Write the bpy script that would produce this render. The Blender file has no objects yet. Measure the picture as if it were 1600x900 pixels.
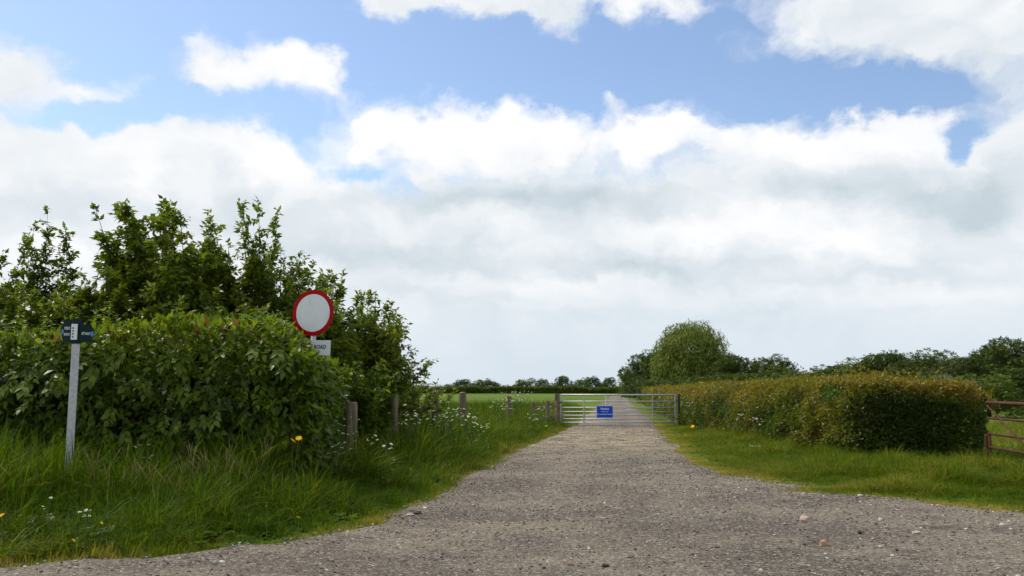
import bpy, math, random
import numpy as np
from mathutils import Vector, Matrix

scene = bpy.context.scene
R = math.radians
rng = np.random.default_rng(7)
random.seed(7)

# ------------------------------------------------------------------ camera
CAM_H, FPX, PITCH = 1.4, 1300.0, R(7.0)
cam_d = bpy.data.cameras.new('camera')
cam_d.lens = FPX / 1600 * 36.0
cam_d.sensor_width = 36.0
cam_d.clip_start = 0.1
cam_d.clip_end = 9000
cam = bpy.data.objects.new('camera', cam_d)
cam.location = (0, 0, CAM_H)
cam.rotation_euler = (R(90) + PITCH, 0, 0)
scene.collection.objects.link(cam)
scene.camera = cam

# ------------------------------------------------------------------ world
SUN_AZ, SUN_EL = R(-55), R(54)
world = bpy.data.worlds.new('World')
scene.world = world
world.use_nodes = True
WT = world.node_tree
WT.nodes.clear()


class NB:
    """tiny helper that writes node maths as expressions"""
    def __init__(self, tree):
        self.t = tree

    def node(self, kind, **kw):
        n = self.t.nodes.new(kind)
        for k, v in kw.items():
            setattr(n, k, v)
        return n

    def put(self, sock, v):
        if isinstance(v, (int, float)):
            sock.default_value = v
        elif isinstance(v, (tuple, list)):
            sock.default_value = v
        else:
            self.t.links.new(v, sock)

    def m(self, op, a, b=None, c=None, clamp=False):
        n = self.node('ShaderNodeMath', operation=op)
        n.use_clamp = clamp
        self.put(n.inputs[0], a)
        if b is not None:
            self.put(n.inputs[1], b)
        if c is not None:
            self.put(n.inputs[2], c)
        return n.outputs[0]

    def add(self, *a):
        r = a[0]
        for x in a[1:]:
            r = self.m('ADD', r, x)
        return r

    def mul(self, a, b):
        return self.m('MULTIPLY', a, b)

    def smooth(self, v, lo, hi, o0=0.0, o1=1.0):
        n = self.node('ShaderNodeMapRange', interpolation_type='SMOOTHSTEP')
        self.put(n.inputs['Value'], v)
        n.inputs['From Min'].default_value = lo
        n.inputs['From Max'].default_value = hi
        n.inputs['To Min'].default_value = o0
        n.inputs['To Max'].default_value = o1
        return n.outputs[0]

    def vec(self, x, y, z=0.0):
        n = self.node('ShaderNodeCombineXYZ')
        self.put(n.inputs[0], x)
        self.put(n.inputs[1], y)
        self.put(n.inputs[2], z)
        return n.outputs[0]

    def noise(self, v, scale, detail=5.0, rough=0.55, lac=2.0, dist=0.0):
        n = self.node('ShaderNodeTexNoise')
        n.noise_dimensions = '3D'
        self.put(n.inputs['Vector'], v)
        n.inputs['Scale'].default_value = scale
        n.inputs['Detail'].default_value = detail
        n.inputs['Roughness'].default_value = rough
        n.inputs['Lacunarity'].default_value = lac
        n.inputs['Distortion'].default_value = dist
        return n.outputs['Fac']

    def mix(self, f, a, b):
        n = self.node('ShaderNodeMix', data_type='RGBA')
        self.put(n.inputs[0], f)
        self.put(n.inputs[6], a if not isinstance(a, tuple) else (*a, 1))
        self.put(n.inputs[7], b if not isinstance(b, tuple) else (*b, 1))
        return n.outputs[2]

    def ramp(self, f, stops):
        n = self.node('ShaderNodeValToRGB')
        e = n.color_ramp.elements
        while len(e) < len(stops):
            e.new(0.5)
        for i, (p, c) in enumerate(stops):
            e[i].position = p
            e[i].color = (*c, 1)
        self.put(n.inputs[0], f)
        return n.outputs[0]


def azel(px, py):
    """direction (degrees azimuth, elevation) of a spot of the sky"""
    x, y, z = (px - 800) / FPX, 1.0, (450 - py) / FPX
    yy = y * math.cos(PITCH) - z * math.sin(PITCH)
    zz = y * math.sin(PITCH) + z * math.cos(PITCH)
    return math.degrees(math.atan2(x, yy)), math.degrees(math.atan2(zz, math.hypot(x, yy)))


SKY_K = 0.15
w = NB(WT)
tc = w.node('ShaderNodeTexCoord')
sp = w.node('ShaderNodeSeparateXYZ')
WT.links.new(tc.outputs['Generated'], sp.inputs[0])
DEG = 57.29578
U = w.mul(w.m('ARCTAN2', sp.outputs[0], sp.outputs[1]), DEG)          # azimuth, deg
V = w.mul(w.m('ARCSINE', sp.outputs[2]), DEG)                        # elevation, deg
UV = w.vec(U, V)


def vop(op, a, b=None, c=None, out=0):
    n = w.node('ShaderNodeVectorMath', operation=op)
    for i, q in enumerate((a, b, c)):
        if q is not None:
            w.put(n.inputs[i], q)
    return n.outputs[out]


def noise_col(v, scale, detail, rough):
    n = w.node('ShaderNodeTexNoise')
    w.put(n.inputs['Vector'], v)
    n.inputs['Scale'].default_value = scale
    n.inputs['Detail'].default_value = detail
    n.inputs['Roughness'].default_value = rough
    return n.outputs['Color']


# billowing: the same turbulence bends every cloud edge
turb = noise_col(vop('MULTIPLY', UV, (.15, .20, 1)), 1.0, 5, 0.6)
UVW = vop('MULTIPLY_ADD', turb, (7.6, 6.6, 0), vop('ADD', UV, (-3.8, -3.3, 0)))
puff = w.node('ShaderNodeTexVoronoi', feature='SMOOTH_F1')
w.put(puff.inputs['Vector'], vop('MULTIPLY', UVW, (.34, .46, 1)))
puff.inputs['Scale'].default_value = 1.0
puff.inputs['Smoothness'].default_value = 0.35
billow = w.m('MULTIPLY_ADD', puff.outputs['Distance'], -0.40, 0.18)


def blobs(vec, rows):
    """soft cloud masses at given spots of the sky: (x, y, width, height, strength)"""
    acc = None
    for px, py, rx, ry, k in rows:
        a, e = azel(px, py)
        su, sv_ = 22.7 / rx, 22.7 / ry
        q = vop('MULTIPLY_ADD', vec, (su, sv_, 0), (-a * su, -e * sv_, 0))
        d = vop('DOT_PRODUCT', q, q, out=1)
        ex = w.m('POWER', 0.3679, d)
        acc = w.mul(ex, k) if acc is None else w.m('MULTIPLY_ADD', ex, k, acc)
    return acc


big = w.noise(vop('MULTIPLY', UV, (.045, .07, 1)), 1.0, 3, 0.5)
sepw = w.node('ShaderNodeSeparateXYZ')
WT.links.new(UVW, sepw.inputs[0])
V1 = sepw.outputs[1]
# the long cumulus bank low in the sky with heaped tops, and loose clouds above it
bank = w.smooth(V1, 17.4, 13.6)
mass = blobs(UVW, [(60, 225, 200, 40, .55), (250, 215, 140, 36, .55), (400, 225, 90, 40, .6),
                   (620, 195, 100, 48, .95), (760, 212, 130, 40, .8), (880, 225, 90, 35, .6), (1010, 190, 60, 48, .9), (1110, 210, 90, 36, .7),
                   (1225, 208, 60, 40, .8), (1390, 222, 105, 44, .9), (1590, 262, 60, 50, .8),
                   (575, 262, 70, 20, -.55), (640, 292, 40, 14, -.5), (1515, 228, 40, 30, -.7),
                   (400, 96, 135, 38, 1.05), (320, 116, 70, 22, .5), (500, 100, 40, 26, .3), (15, 112, 80, 50, 1.0), (165, 122, 64, 20, .46), (40, 60, 60, 26, .3), (120, 188, 110, 18, -.35),
                   (1390, 8, 190, 66, 1.05), (1590, 60, 130, 80, 1.0), (1400, 150, 90, 28, -.6), (1500, 215, 60, 26, -.5), (640, -8, 160, 26, .9), (930, -2, 190, 34, .95), (780, -10, 120, 24, .5), (955, 152, 16, 14, .45)])
above = w.mul(w.smooth(V, 27, 36), w.smooth(big, 0.40, 0.62, 0, 1.1))        # broken cloud goes on overhead and behind
behind = w.mul(w.smooth(w.m('ABSOLUTE', U), 36, 60), w.smooth(big, 0.36, 0.60, 0, .9))
fine = w.noise(vop('MULTIPLY', UVW, (.34, .42, 1)), 1.0, 5, 0.6)
cover = w.add(bank, mass, billow, above, behind, w.m('MULTIPLY_ADD', fine, .7, -.35))
alpha = w.smooth(cover, 0.20, 0.88)
# cloud tone: white crests, flat grey undersides, all veiled towards the horizon
soft = w.noise(vop('MULTIPLY', UVW, (.10, .17, 1)), 1.0, 4, 0.5)
shade = blobs(UVW, [(870, 304, 250, 30, -.55), (1390, 302, 190, 30, -.42), (180, 320, 240, 36, -.30), (520, 395, 320, 30, -.24), (1050, 415, 420, 26, -.32),
                    (1500, 150, 130, 60, -.25), (560, 330, 130, 40, -.18), (1560, 300, 90, 30, -.3),
                    (620, 190, 140, 44, .30), (1010, 188, 80, 52, .34), (1400, 215, 120, 34, .34), (790, 205, 170, 30, .25), (1225, 205, 80, 40, .2),
                    (390, 240, 150, 35, .22), (1110, 350, 120, 30, .28), (400, 100, 120, 30, .12), (640, 330, 70, 22, .2), (60, 270, 200, 30, .1), (1300, 395, 100, 20, .3), (860, 440, 150, 16, .25), (300, 430, 200, 22, .22), (1500, 470, 130, 14, .25), (1000, 500, 250, 14, -.25), (1350, 440, 160, 14, -.25), (650, 470, 140, 14, -.2)])
lit = w.add(0.60, w.mul(billow, .55), w.m('MULTIPLY_ADD', soft, .95, -.475), shade, w.m('MULTIPLY_ADD', fine, .46, -.23))
tone = w.ramp(lit, [(0.0, (0.52, 0.60, 0.655)), (0.42, (0.715, 0.765, 0.805)), (0.7, (0.86, 0.875, 0.895)), (1.0, (0.99, 0.985, 0.99))])
tone = w.mix(w.smooth(V, 10.0, 0.0, 0, .80), tone, (0.595, 0.685, 0.765))
sky = w.node('ShaderNodeTexSky', sky_type='NISHITA')
sky.sun_disc = False
sky.sun_elevation = SUN_EL
sky.sun_rotation = SUN_AZ % (2 * math.pi)
sky.air_density = 1.0
sky.dust_density = 0.6
sky.ozone_density = 2.2
deck = w.m('MAXIMUM', w.m('MAXIMUM', alpha, 0.03), w.smooth(V, 11.5, 9.0))      # a thin veil lies over the blue too
final = w.mix(deck, sky.outputs[0], vop('MULTIPLY', tone, (1 / SKY_K,) * 3))
bg = w.node('ShaderNodeBackground')
WT.links.new(final, bg.inputs[0])
bg.inputs[1].default_value = SKY_K
wo = w.node('ShaderNodeOutputWorld')
WT.links.new(bg.outputs[0], wo.inputs[0])
world.cycles.sampling_method = 'NONE'

# ------------------------------------------------------------------ sun (veiled by cloud) and exposure
sd = bpy.data.lights.new('sun', 'SUN')
sd.energy = 3.4
sd.angle = R(12)
sd.color = (1.0, 0.93, 0.82)
sun = bpy.data.objects.new('sun', sd)
sv = Vector((math.sin(SUN_AZ) * math.cos(SUN_EL), math.cos(SUN_AZ) * math.cos(SUN_EL), math.sin(SUN_EL)))
sun.rotation_euler = sv.to_track_quat('Z', 'Y').to_euler()
scene.collection.objects.link(sun)
scene.view_settings.view_transform = 'Standard'
scene.view_settings.look = 'None'
scene.view_settings.exposure = 0.14
scene.view_settings.gamma = 1.0
scene.view_settings.use_curve_mapping = False
scene.cycles.use_denoising = True
scene.cycles.denoiser = 'OPENIMAGEDENOISE'
scene.cycles.denoising_input_passes = 'RGB_ALBEDO_NORMAL'
scene.cycles.denoising_prefilter = 'ACCURATE'
scene.cycles.max_bounces = 5
scene.cycles.adaptive_threshold = 0.015
scene.cycles.transparent_max_bounces = 4

# ------------------------------------------------------------------ helpers
C = scene.collection


def at(px, py, Y):
    """photo pixel at depth Y metres -> point of the place"""
    x, y, z = (px - 800) / FPX, 1.0, (450 - py) / FPX
    yy = y * math.cos(PITCH) - z * math.sin(PITCH)
    zz = y * math.sin(PITCH) + z * math.cos(PITCH)
    k = Y / yy
    return Vector((x * k, Y, CAM_H + zz * k))


def tag(o, label=None, cat=None, group=None, kind=None):
    if label: o['label'] = label
    if cat: o['category'] = cat
    if group: o['group'] = group
    if kind: o['kind'] = kind
    return o


def empty(name, loc=(0, 0, 0), rz=0.0):
    o = bpy.data.objects.new(name, None)
    o.location = loc
    o.rotation_euler = (0, 0, rz)
    o.empty_display_size = 0.2
    C.objects.link(o)
    return o


def link(name, mesh, parent=None, loc=None, rot=None, scale=None):
    o = bpy.data.objects.new(name, mesh)
    C.objects.link(o)
    if parent is not None:
        o.parent = parent
    if loc is not None: o.location = loc
    if rot is not None: o.rotation_euler = rot
    if scale is not None: o.scale = scale if hasattr(scale, '__len__') else (scale,) * 3
    return o


def mesh_np(name, verts, faces, mat=None, smooth=False, col=None):
    """verts (n,3), faces (m,k) arrays -> mesh; col = (n,3) colours of the points"""
    me = bpy.data.meshes.new(name)
    verts = np.asarray(verts, dtype=np.float32)
    faces = np.asarray(faces, dtype=np.int32)
    k = faces.shape[1]
    me.vertices.add(len(verts))
    me.vertices.foreach_set('co', verts.ravel())
    me.loops.add(faces.size)
    me.loops.foreach_set('vertex_index', faces.ravel())
    me.polygons.add(len(faces))
    me.polygons.foreach_set('loop_start', np.arange(0, faces.size, k, dtype=np.int32))
    me.polygons.foreach_set('loop_total', np.full(len(faces), k, dtype=np.int32))
    if smooth:
        me.polygons.foreach_set('use_smooth', np.ones(len(faces), dtype=bool))
    me.update(calc_edges=True)
    if col is not None:
        a = me.color_attributes.new('col', 'FLOAT_COLOR', 'POINT')
        c4 = np.ones((len(verts), 4), dtype=np.float32)
        c4[:, :3] = col
        a.data.foreach_set('color', c4.ravel())
    if mat: me.materials.append(mat)
    return me


class MB:
    """collects boxes, tubes and plates into one mesh"""
    def __init__(self):
        self.v, self.f = [], []

    def poly(self, vs, fs):
        n = len(self.v)
        self.v += [tuple(p) for p in vs]
        self.f += [tuple(i + n for i in q) for q in fs]

    def box(self, lo, hi, bevel=0.0, M=None):
        (x0, y0, z0), (x1, y1, z1) = lo, hi
        if bevel:
            b = bevel
            ring = [(x0 + b, y0), (x1 - b, y0), (x1, y0 + b), (x1, y1 - b), (x1 - b, y1), (x0 + b, y1), (x0, y1 - b), (x0, y0 + b)]
            inner = [(x0 + b, y0 + b), (x1 - b, y0 + b), (x1 - b, y0 + b), (x1 - b, y1 - b), (x1 - b, y1 - b), (x0 + b, y1 - b), (x0 + b, y1 - b), (x0 + b, y0 + b)]
            vs = [(x, y, z0) for x, y in ring] + [(x, y, z1 - b) for x, y in ring]
            vs += [((x * .6 + xi * .4), (y * .6 + yi * .4), z1) for (x, y), (xi, yi) in zip(ring, inner)]
            fs = [(i, (i + 1) % 8, 8 + (i + 1) % 8, 8 + i) for i in range(8)] + [(8 + i, 8 + (i + 1) % 8, 16 + (i + 1) % 8, 16 + i) for i in range(8)]
            fs += [tuple(range(16, 24)), tuple(reversed(range(8)))]
        else:
            vs = [(x0, y0, z0), (x1, y0, z0), (x1, y1, z0), (x0, y1, z0), (x0, y0, z1), (x1, y0, z1), (x1, y1, z1), (x0, y1, z1)]
            fs = [(0, 3, 2, 1), (4, 5, 6, 7), (0, 1, 5, 4), (1, 2, 6, 5), (2, 3, 7, 6), (3, 0, 4, 7)]
        if M is not None:
            vs = [M @ Vector(p) for p in vs]
        self.poly(vs, fs)

    def tube(self, pts, rad, n=6, cap=True):
        pts = [Vector(p) for p in pts]
        if not hasattr(rad, '__len__'): rad = [rad] * len(pts)
        base = len(self.v)
        prev = None
        for i, p in enumerate(pts):
            d = (pts[min(i + 1, len(pts) - 1)] - pts[max(i - 1, 0)])
            d = d.normalized() if d.length > 1e-9 else Vector((0, 0, 1))
            if prev is None:
                u = d.orthogonal().normalized()
            else:
                u = (prev - d * prev.dot(d))
                u = u.normalized() if u.length > 1e-6 else d.orthogonal().normalized()
            prev = u
            v = d.cross(u)
            for k in range(n):
                a = 2 * math.pi * k / n
                self.v.append(tuple(p + (u * math.cos(a) + v * math.sin(a)) * rad[i]))
        for i in range(len(pts) - 1):
            for k in range(n):
                a, b = base + i * n + k, base + i * n + (k + 1) % n
                self.f.append((a, b, b + n, a + n))
        if cap:
            self.f.append(tuple(reversed(range(base, base + n))))
            e = base + (len(pts) - 1) * n
            self.f.append(tuple(range(e, e + n)))

    def plate(self, outline, y0, y1):
        """outline in (x,z), extruded from y0 (front) to y1"""
        n = len(outline)
        vs = [(x, y0, z) for x, z in outline] + [(x, y1, z) for x, z in outline]
        fs = [tuple(range(n)), tuple(reversed(range(n, 2 * n)))] + [(i, n + i, n + (i + 1) % n, (i + 1) % n) for i in range(n)]
        self.poly(vs, fs)

    def mesh(self, name, mat, smooth=False):
        me = bpy.data.meshes.new(name)
        me.from_pydata(self.v, [], self.f)
        if smooth:
            me.polygons.foreach_set('use_smooth', [True] * len(me.polygons))
        if mat: me.materials.append(mat)
        me.update()
        return me

    def build(self, name, mat, parent=None, smooth=False, **kw):
        return link(name, self.mesh(name, mat, smooth), parent, **kw)


def hash_(ix, iy, iz):
    h = (ix.astype(np.int64) * 374761393 + iy.astype(np.int64) * 668265263 + iz.astype(np.int64) * 2147483647 * 3) & 0xffffffff
    h = ((h ^ (h >> 13)) * 1274126177) & 0xffffffff
    h = (h ^ (h >> 16)) & 0xffffff
    return h / float(0xffffff)


def vnoise(x, y, z=0.0):
    x, y = np.asarray(x, float), np.asarray(y, float)
    z = np.zeros_like(x) + z
    ix, iy, iz = np.floor(x), np.floor(y), np.floor(z)
    fx, fy, fz = x - ix, y - iy, z - iz
    fx, fy, fz = [t * t * (3 - 2 * t) for t in (fx, fy, fz)]
    r = 0
    for a in (0, 1):
        for b in (0, 1):
            for c in (0, 1):
                r = r + hash_(ix + a, iy + b, iz + c) * (fx if a else 1 - fx) * (fy if b else 1 - fy) * (fz if c else 1 - fz)
    return r


def fbm(x, y, z=0.0, o=4):
    s, a, t = 0, 1.0, 0
    for i in range(o):
        s = s + a * vnoise(x * 2 ** i + 17 * i, y * 2 ** i - 31 * i, np.asarray(z) * 2 ** i)
        t += a
        a *= 0.5
    return s / t


# ------------------------------------------------------------------ materials
def mat(name, build, rough=0.8, spec=0.3):
    m = bpy.data.materials.new(name)
    m.use_nodes = True
    t = m.node_tree
    p = t.nodes['Principled BSDF']
    p.inputs['Roughness'].default_value = rough
    p.inputs['Specular IOR Level'].default_value = spec
    nb = NB(t)
    build(nb, p)
    return m


def objc(nb):
    return nb.node('ShaderNodeTexCoord').outputs['Object']


def geo_pos(nb):
    return nb.node('ShaderNodeNewGeometry').outputs['Position']


def bump(nb, p, h, strength=0.4, dist=0.01):
    b = nb.node('ShaderNodeBump')
    b.inputs['Strength'].default_value = strength
    b.inputs['Distance'].default_value = dist
    nb.put(b.inputs['Height'], h)
    nb.t.links.new(b.outputs[0], p.inputs['Normal'])


def leaf_mat(name, trans=0.44, rough=0.40, spec=0.26, tint=(1.25, 1.3, 0.6)):
    """leaf colours come from the points' own colour; light also passes through the leaf"""
    def build(nb, p):
        a = nb.node('ShaderNodeAttribute', attribute_name='col')
        nb.put(p.inputs['Base Color'], a.outputs['Color'])
        tr = nb.node('ShaderNodeBsdfTranslucent')
        vm = nb.node('ShaderNodeVectorMath', operation='MULTIPLY')
        nb.t.links.new(a.outputs['Color'], vm.inputs[0])
        vm.inputs[1].default_value = tint
        nb.t.links.new(vm.outputs[0], tr.inputs[0])
        mx = nb.node('ShaderNodeMixShader')
        mx.inputs[0].default_value = trans
        nb.t.links.new(p.outputs[0], mx.inputs[1])
        nb.t.links.new(tr.outputs[0], mx.inputs[2])
        nb.t.links.new(mx.outputs[0], nb.t.nodes['Material Output'].inputs[0])
    return mat(name, build, rough, spec)


def inst_leaf_mat(name, stops, trans=0.42, rough=0.6, spec=0.09):
    """grass: the colour follows each tuft's own dryness"""
    def build(nb, p):
        a = nb.node('ShaderNodeAttribute', attribute_name='tint', attribute_type='INSTANCER')
        g = nb.node('ShaderNodeAttribute', attribute_name='col')
        f = nb.add(a.outputs['Fac'], nb.mul(nb.m('SUBTRACT', g.outputs['Fac'], 0.5), 0.42))
        c = nb.ramp(f, stops)
        nb.put(p.inputs['Base Color'], c)
        tr = nb.node('ShaderNodeBsdfTranslucent')
        vm = nb.node('ShaderNodeVectorMath', operation='MULTIPLY')
        nb.t.links.new(c, vm.inputs[0])
        vm.inputs[1].default_value = (1.25, 1.25, 0.5)
        nb.t.links.new(vm.outputs[0], tr.inputs[0])
        mx = nb.node('ShaderNodeMixShader')
        mx.inputs[0].default_value = trans
        nb.t.links.new(p.outputs[0], mx.inputs[1])
        nb.t.links.new(tr.outputs[0], mx.inputs[2])
        nb.t.links.new(mx.outputs[0], nb.t.nodes['Material Output'].inputs[0])
    return mat(name, build, rough, spec)


def plain(name, c, rough=0.6, spec=0.4, metal=0.0, vary=0.12, scale=14.0, bmp=0.0):
    def build(nb, p):
        n = nb.noise(objc(nb), scale, 6, 0.6)
        lo = tuple(x * (1 - vary) for x in c)
        hi = tuple(min(1, x * (1 + vary)) for x in c)
        nb.put(p.inputs['Base Color'], nb.mix(nb.smooth(n, .3, .7), lo, hi))
        p.inputs['Metallic'].default_value = metal
        if bmp: bump(nb, p, n, bmp, 0.01)
    return mat(name, build, rough, spec)


def b_ground(nb, p):
    pos = geo_pos(nb)
    a = nb.noise(pos, 0.035, 4, 0.6)
    b = nb.noise(pos, 1.7, 6, 0.65)
    c = nb.noise(pos, 22.0, 4, 0.7)
    g = nb.mix(nb.smooth(a, .38, .62), (0.075, 0.130, 0.010), (0.115, 0.165, 0.018))
    g = nb.mix(nb.mul(nb.smooth(b, .45, .75), 0.5), g, (0.15, 0.16, 0.025))
    g = nb.mix(nb.mul(nb.smooth(c, .35, .7), 0.5), g, (0.05, 0.088, 0.006))
    nb.put(p.inputs['Base Color'], g)
    bump(nb, p, c, 0.6, 0.03)


def b_track(nb, p):
    pos = geo_pos(nb)
    wide = nb.noise(nb.mul_v(pos, (0.30, 0.45, 1)), 1.0, 6, 0.66)
    dust = nb.noise(nb.mul_v(pos, (0.7, 1.1, 1)), 1.0, 6, 0.66)
    grit = nb.noise(pos, 38.0, 5, 0.75)
    vo = nb.node('ShaderNodeTexVoronoi')
    nb.put(vo.inputs['Vector'], pos)
    vo.inputs['Scale'].default_value = 34.0
    vo.inputs['Randomness'].default_value = 1.0
    cell = nb.node('ShaderNodeSeparateColor')
    nb.t.links.new(vo.outputs['Color'], cell.inputs[0])
    vo2 = nb.node('ShaderNodeTexVoronoi')
    nb.put(vo2.inputs['Vector'], pos)
    vo2.inputs['Scale'].default_value = 95.0
    cell2 = nb.node('ShaderNodeSeparateColor')
    nb.t.links.new(vo2.outputs['Color'], cell2.inputs[0])
    g = nb.mix(nb.smooth(wide, .40, .60), (0.082, 0.067, 0.053), (0.195, 0.160, 0.120))
    damp = nb.noise(nb.mul_v(pos, (1.3, 2.2, 1)), 1.0, 7, 0.70)
    g = nb.mix(nb.smooth(damp, .50, .62, 0, .85), g, (0.068, 0.059, 0.050))
    g = nb.mix(nb.mul(nb.smooth(dust, .52, .70), 0.7), g, (0.28, 0.225, 0.16))
    sx = nb.node('ShaderNodeSeparateXYZ')
    nb.put(sx.inputs[0], pos)
    hay = nb.mul(nb.smooth(nb.m('ABSOLUTE', nb.m('SUBTRACT', sx.outputs[1], 25.0)), 8.0, 2.5), nb.smooth(nb.noise(nb.mul_v(pos, (1.2, 1.8, 1)), 1.0, 6, 0.7), .44, .56, 0, .9))
    g = nb.mix(hay, g, (0.42, 0.33, 0.19))
    # two worn wheel lines along the track
    lat = nb.m('ABSOLUTE', nb.m('SUBTRACT', nb.m('ABSOLUTE', nb.m('SUBTRACT', sx.outputs[0], nb.m('MULTIPLY_ADD', sx.outputs[1], 0.129, -0.12))), 0.82))
    rut = nb.mul(nb.mul(nb.smooth(lat, .45, .10), nb.smooth(sx.outputs[1], 8.0, 15.0)), nb.smooth(damp, .64, .44, .1, .5))
    g = nb.mix(rut, g, (0.25, 0.205, 0.15))
    g = nb.mix(nb.smooth(cell.outputs[0], .70, .98, 0, .5), g, (0.44, 0.39, 0.31))
    g = nb.mix(nb.smooth(cell.outputs[1], .72, .98, 0, .6), g, (0.055, 0.047, 0.043))
    g = nb.mix(nb.smooth(cell2.outputs[0], .6, .95, 0, .5), g, (0.44, 0.39, 0.31))
    g = nb.mix(nb.smooth(cell2.outputs[1], .6, .95, 0, .55), g, (0.06, 0.052, 0.047))
    g = nb.mix(nb.mul(nb.smooth(grit, .42, .3), 0.35), g, (0.04, 0.035, 0.03))
    nb.put(p.inputs['Base Color'], g)
    h = nb.add(nb.mul(vo.outputs['Distance'], -0.6), grit, nb.mul(vo2.outputs['Distance'], -.3))
    bump(nb, p, h, 0.9, 0.02)


def mul_v(self, v, k):
    n = self.node('ShaderNodeVectorMath', operation='MULTIPLY')
    self.put(n.inputs[0], v)
    n.inputs[1].default_value = k
    return n.outputs[0]


NB.mul_v = mul_v


def b_stone(nb, p):
    oi = nb.node('ShaderNodeObjectInfo')
    n = nb.noise(objc(nb), 9.0, 5, 0.65)
    c = nb.ramp(oi.outputs['Random'], [(0.0, (0.06, 0.051, 0.044)), (0.3, (0.12, 0.10, 0.082)), (0.6, (0.20, 0.168, 0.13)), (0.82, (0.34, 0.29, 0.225)), (1.0, (0.66, 0.62, 0.54))])
    nb.put(p.inputs['Base Color'], nb.mix(nb.smooth(n, .35, .7, 0, .35), c, (0.10, 0.085, 0.07)))
    bump(nb, p, n, 0.4, 0.01)


def b_bark(nb, p):
    n = nb.noise(nb.mul_v(objc(nb), (9, 9, 1.6)), 2.0, 6, 0.65)
    nb.put(p.inputs['Base Color'], nb.mix(nb.smooth(n, .35, .65), (0.045, 0.036, 0.027), (0.12, 0.10, 0.078)))
    bump(nb, p, n, 0.6, 0.02)


def b_post(nb, p):
    n = nb.noise(nb.mul_v(objc(nb), (26, 26, 2.2)), 1.0, 7, 0.68)
    k = nb.noise(objc(nb), 3.0, 4, 0.6)
    g = nb.mix(nb.smooth(n, .35, .66), (0.10, 0.072, 0.050), (0.26, 0.195, 0.138))
    g = nb.mix(nb.mul(nb.smooth(k, .5, .7), .5), g, (0.20, 0.19, 0.16))
    nb.put(p.inputs['Base Color'], g)
    bump(nb, p, n, 0.7, 0.012)


def b_grimy_white(nb, p):
    c = objc(nb)
    n = nb.noise(c, 5.0, 6, 0.65)
    st = nb.noise(nb.mul_v(c, (22, 22, 1.5)), 1.0, 5, 0.6)
    g = nb.mix(nb.smooth(n, .45, .75, 0, .30), (0.80, 0.82, 0.81), (0.55, 0.58, 0.48))
    g = nb.mix(nb.smooth(st, .56, .74, 0, .28), g, (0.42, 0.44, 0.37))
    nb.put(p.inputs['Base Color'], g)


def b_galv(nb, p):
    n = nb.noise(objc(nb), 30.0, 5, 0.6)
    s = nb.noise(nb.mul_v(objc(nb), (6, 6, 0.8)), 1.0, 5, 0.6)
    g = nb.mix(nb.smooth(n, .3, .7), (0.40, 0.41, 0.415), (0.54, 0.55, 0.56))
    g = nb.mix(nb.mul(nb.smooth(s, .5, .75), .45), g, (0.21, 0.205, 0.19))
    nb.put(p.inputs['Base Color'], g)
    p.inputs['Metallic'].default_value = 0.35


def b_rust(nb, p):
    n = nb.noise(objc(nb), 11.0, 7, 0.7)
    g = nb.mix(nb.smooth(n, .36, .64), (0.042, 0.017, 0.009), (0.11, 0.038, 0.018))
    g = nb.mix(nb.smooth(n, .60, .75, 0, .7), g, (0.14, 0.072, 0.042))
    nb.put(p.inputs['Base Color'], g)
    bump(nb, p, n, 0.4, 0.005)


GRASS_STOPS = [(0.0, (0.036, 0.072, 0.003)), (0.3, (0.066, 0.122, 0.004)), (0.55, (0.112, 0.172, 0.007)), (0.75, (0.20, 0.205, 0.022)), (1.0, (0.42, 0.31, 0.10))]
M = dict(
    ground=mat('field_grass', b_ground, 0.95, 0.1),
    track=mat('gravel_track', b_track, 0.95, 0.15),
    stone=mat('stone', b_stone, 0.9, 0.2),
    bark=mat('bark', b_bark, 0.9, 0.15),
    post=mat('weathered_wood', b_post, 0.9, 0.15),
    galv=mat('galvanised_steel', b_galv, 0.45, 0.5),
    rust=mat('rusty_red_paint', b_rust, 0.8, 0.25),
    leaf=leaf_mat('leaf'),
    leaf_far=leaf_mat('leaf_clump', 0.25, 0.7, 0.15, (1.15, 1.2, 0.7)),
    grass=inst_leaf_mat('grass_blade', GRASS_STOPS),
    straw=inst_leaf_mat('seed_head', [(0.0, (0.17, 0.20, 0.05)), (0.5, (0.30, 0.27, 0.12)), (1.0, (0.46, 0.38, 0.22))]),
    stem=plain('green_stem', (0.085, 0.14, 0.03), 0.7, 0.2),
    white=plain('white_petal', (0.66, 0.66, 0.50), 0.8, 0.1, vary=.06),
    yellow=plain('yellow_petal', (0.80, 0.50, 0.01), 0.7, 0.2, vary=.1),
    red=plain('red_sheeting', (0.40, 0.004, 0.008), 0.5, 0.12, vary=.06, scale=3),
    sign_white=mat('white_sheeting', b_grimy_white, 0.5, 0.3),
    black=plain('black_print', (0.012, 0.012, 0.014), 0.6, 0.3),
    blue=plain('blue_sign_face', (0.016, 0.085, 0.62), 0.5, 0.15, vary=.05, scale=4),
    light_blue=plain('light_blue_disc', (0.07, 0.24, 0.62), 0.4, 0.4, vary=.05),
    dark_green=plain('dark_green_plate', (0.010, 0.026, 0.026), 0.55, 0.15, vary=.15, scale=6),
    print=plain('white_print', (0.72, 0.73, 0.72), 0.6, 0.3, vary=.04),
    dark=plain('dark_iron', (0.04, 0.042, 0.045), 0.6, 0.4),
    twig=plain('shade_core_dark', (0.030, 0.026, 0.018), 0.95, 0.1, vary=.4, scale=8),  # near-black for the hedge core sheets, inner shade put into the colour
)


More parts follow.
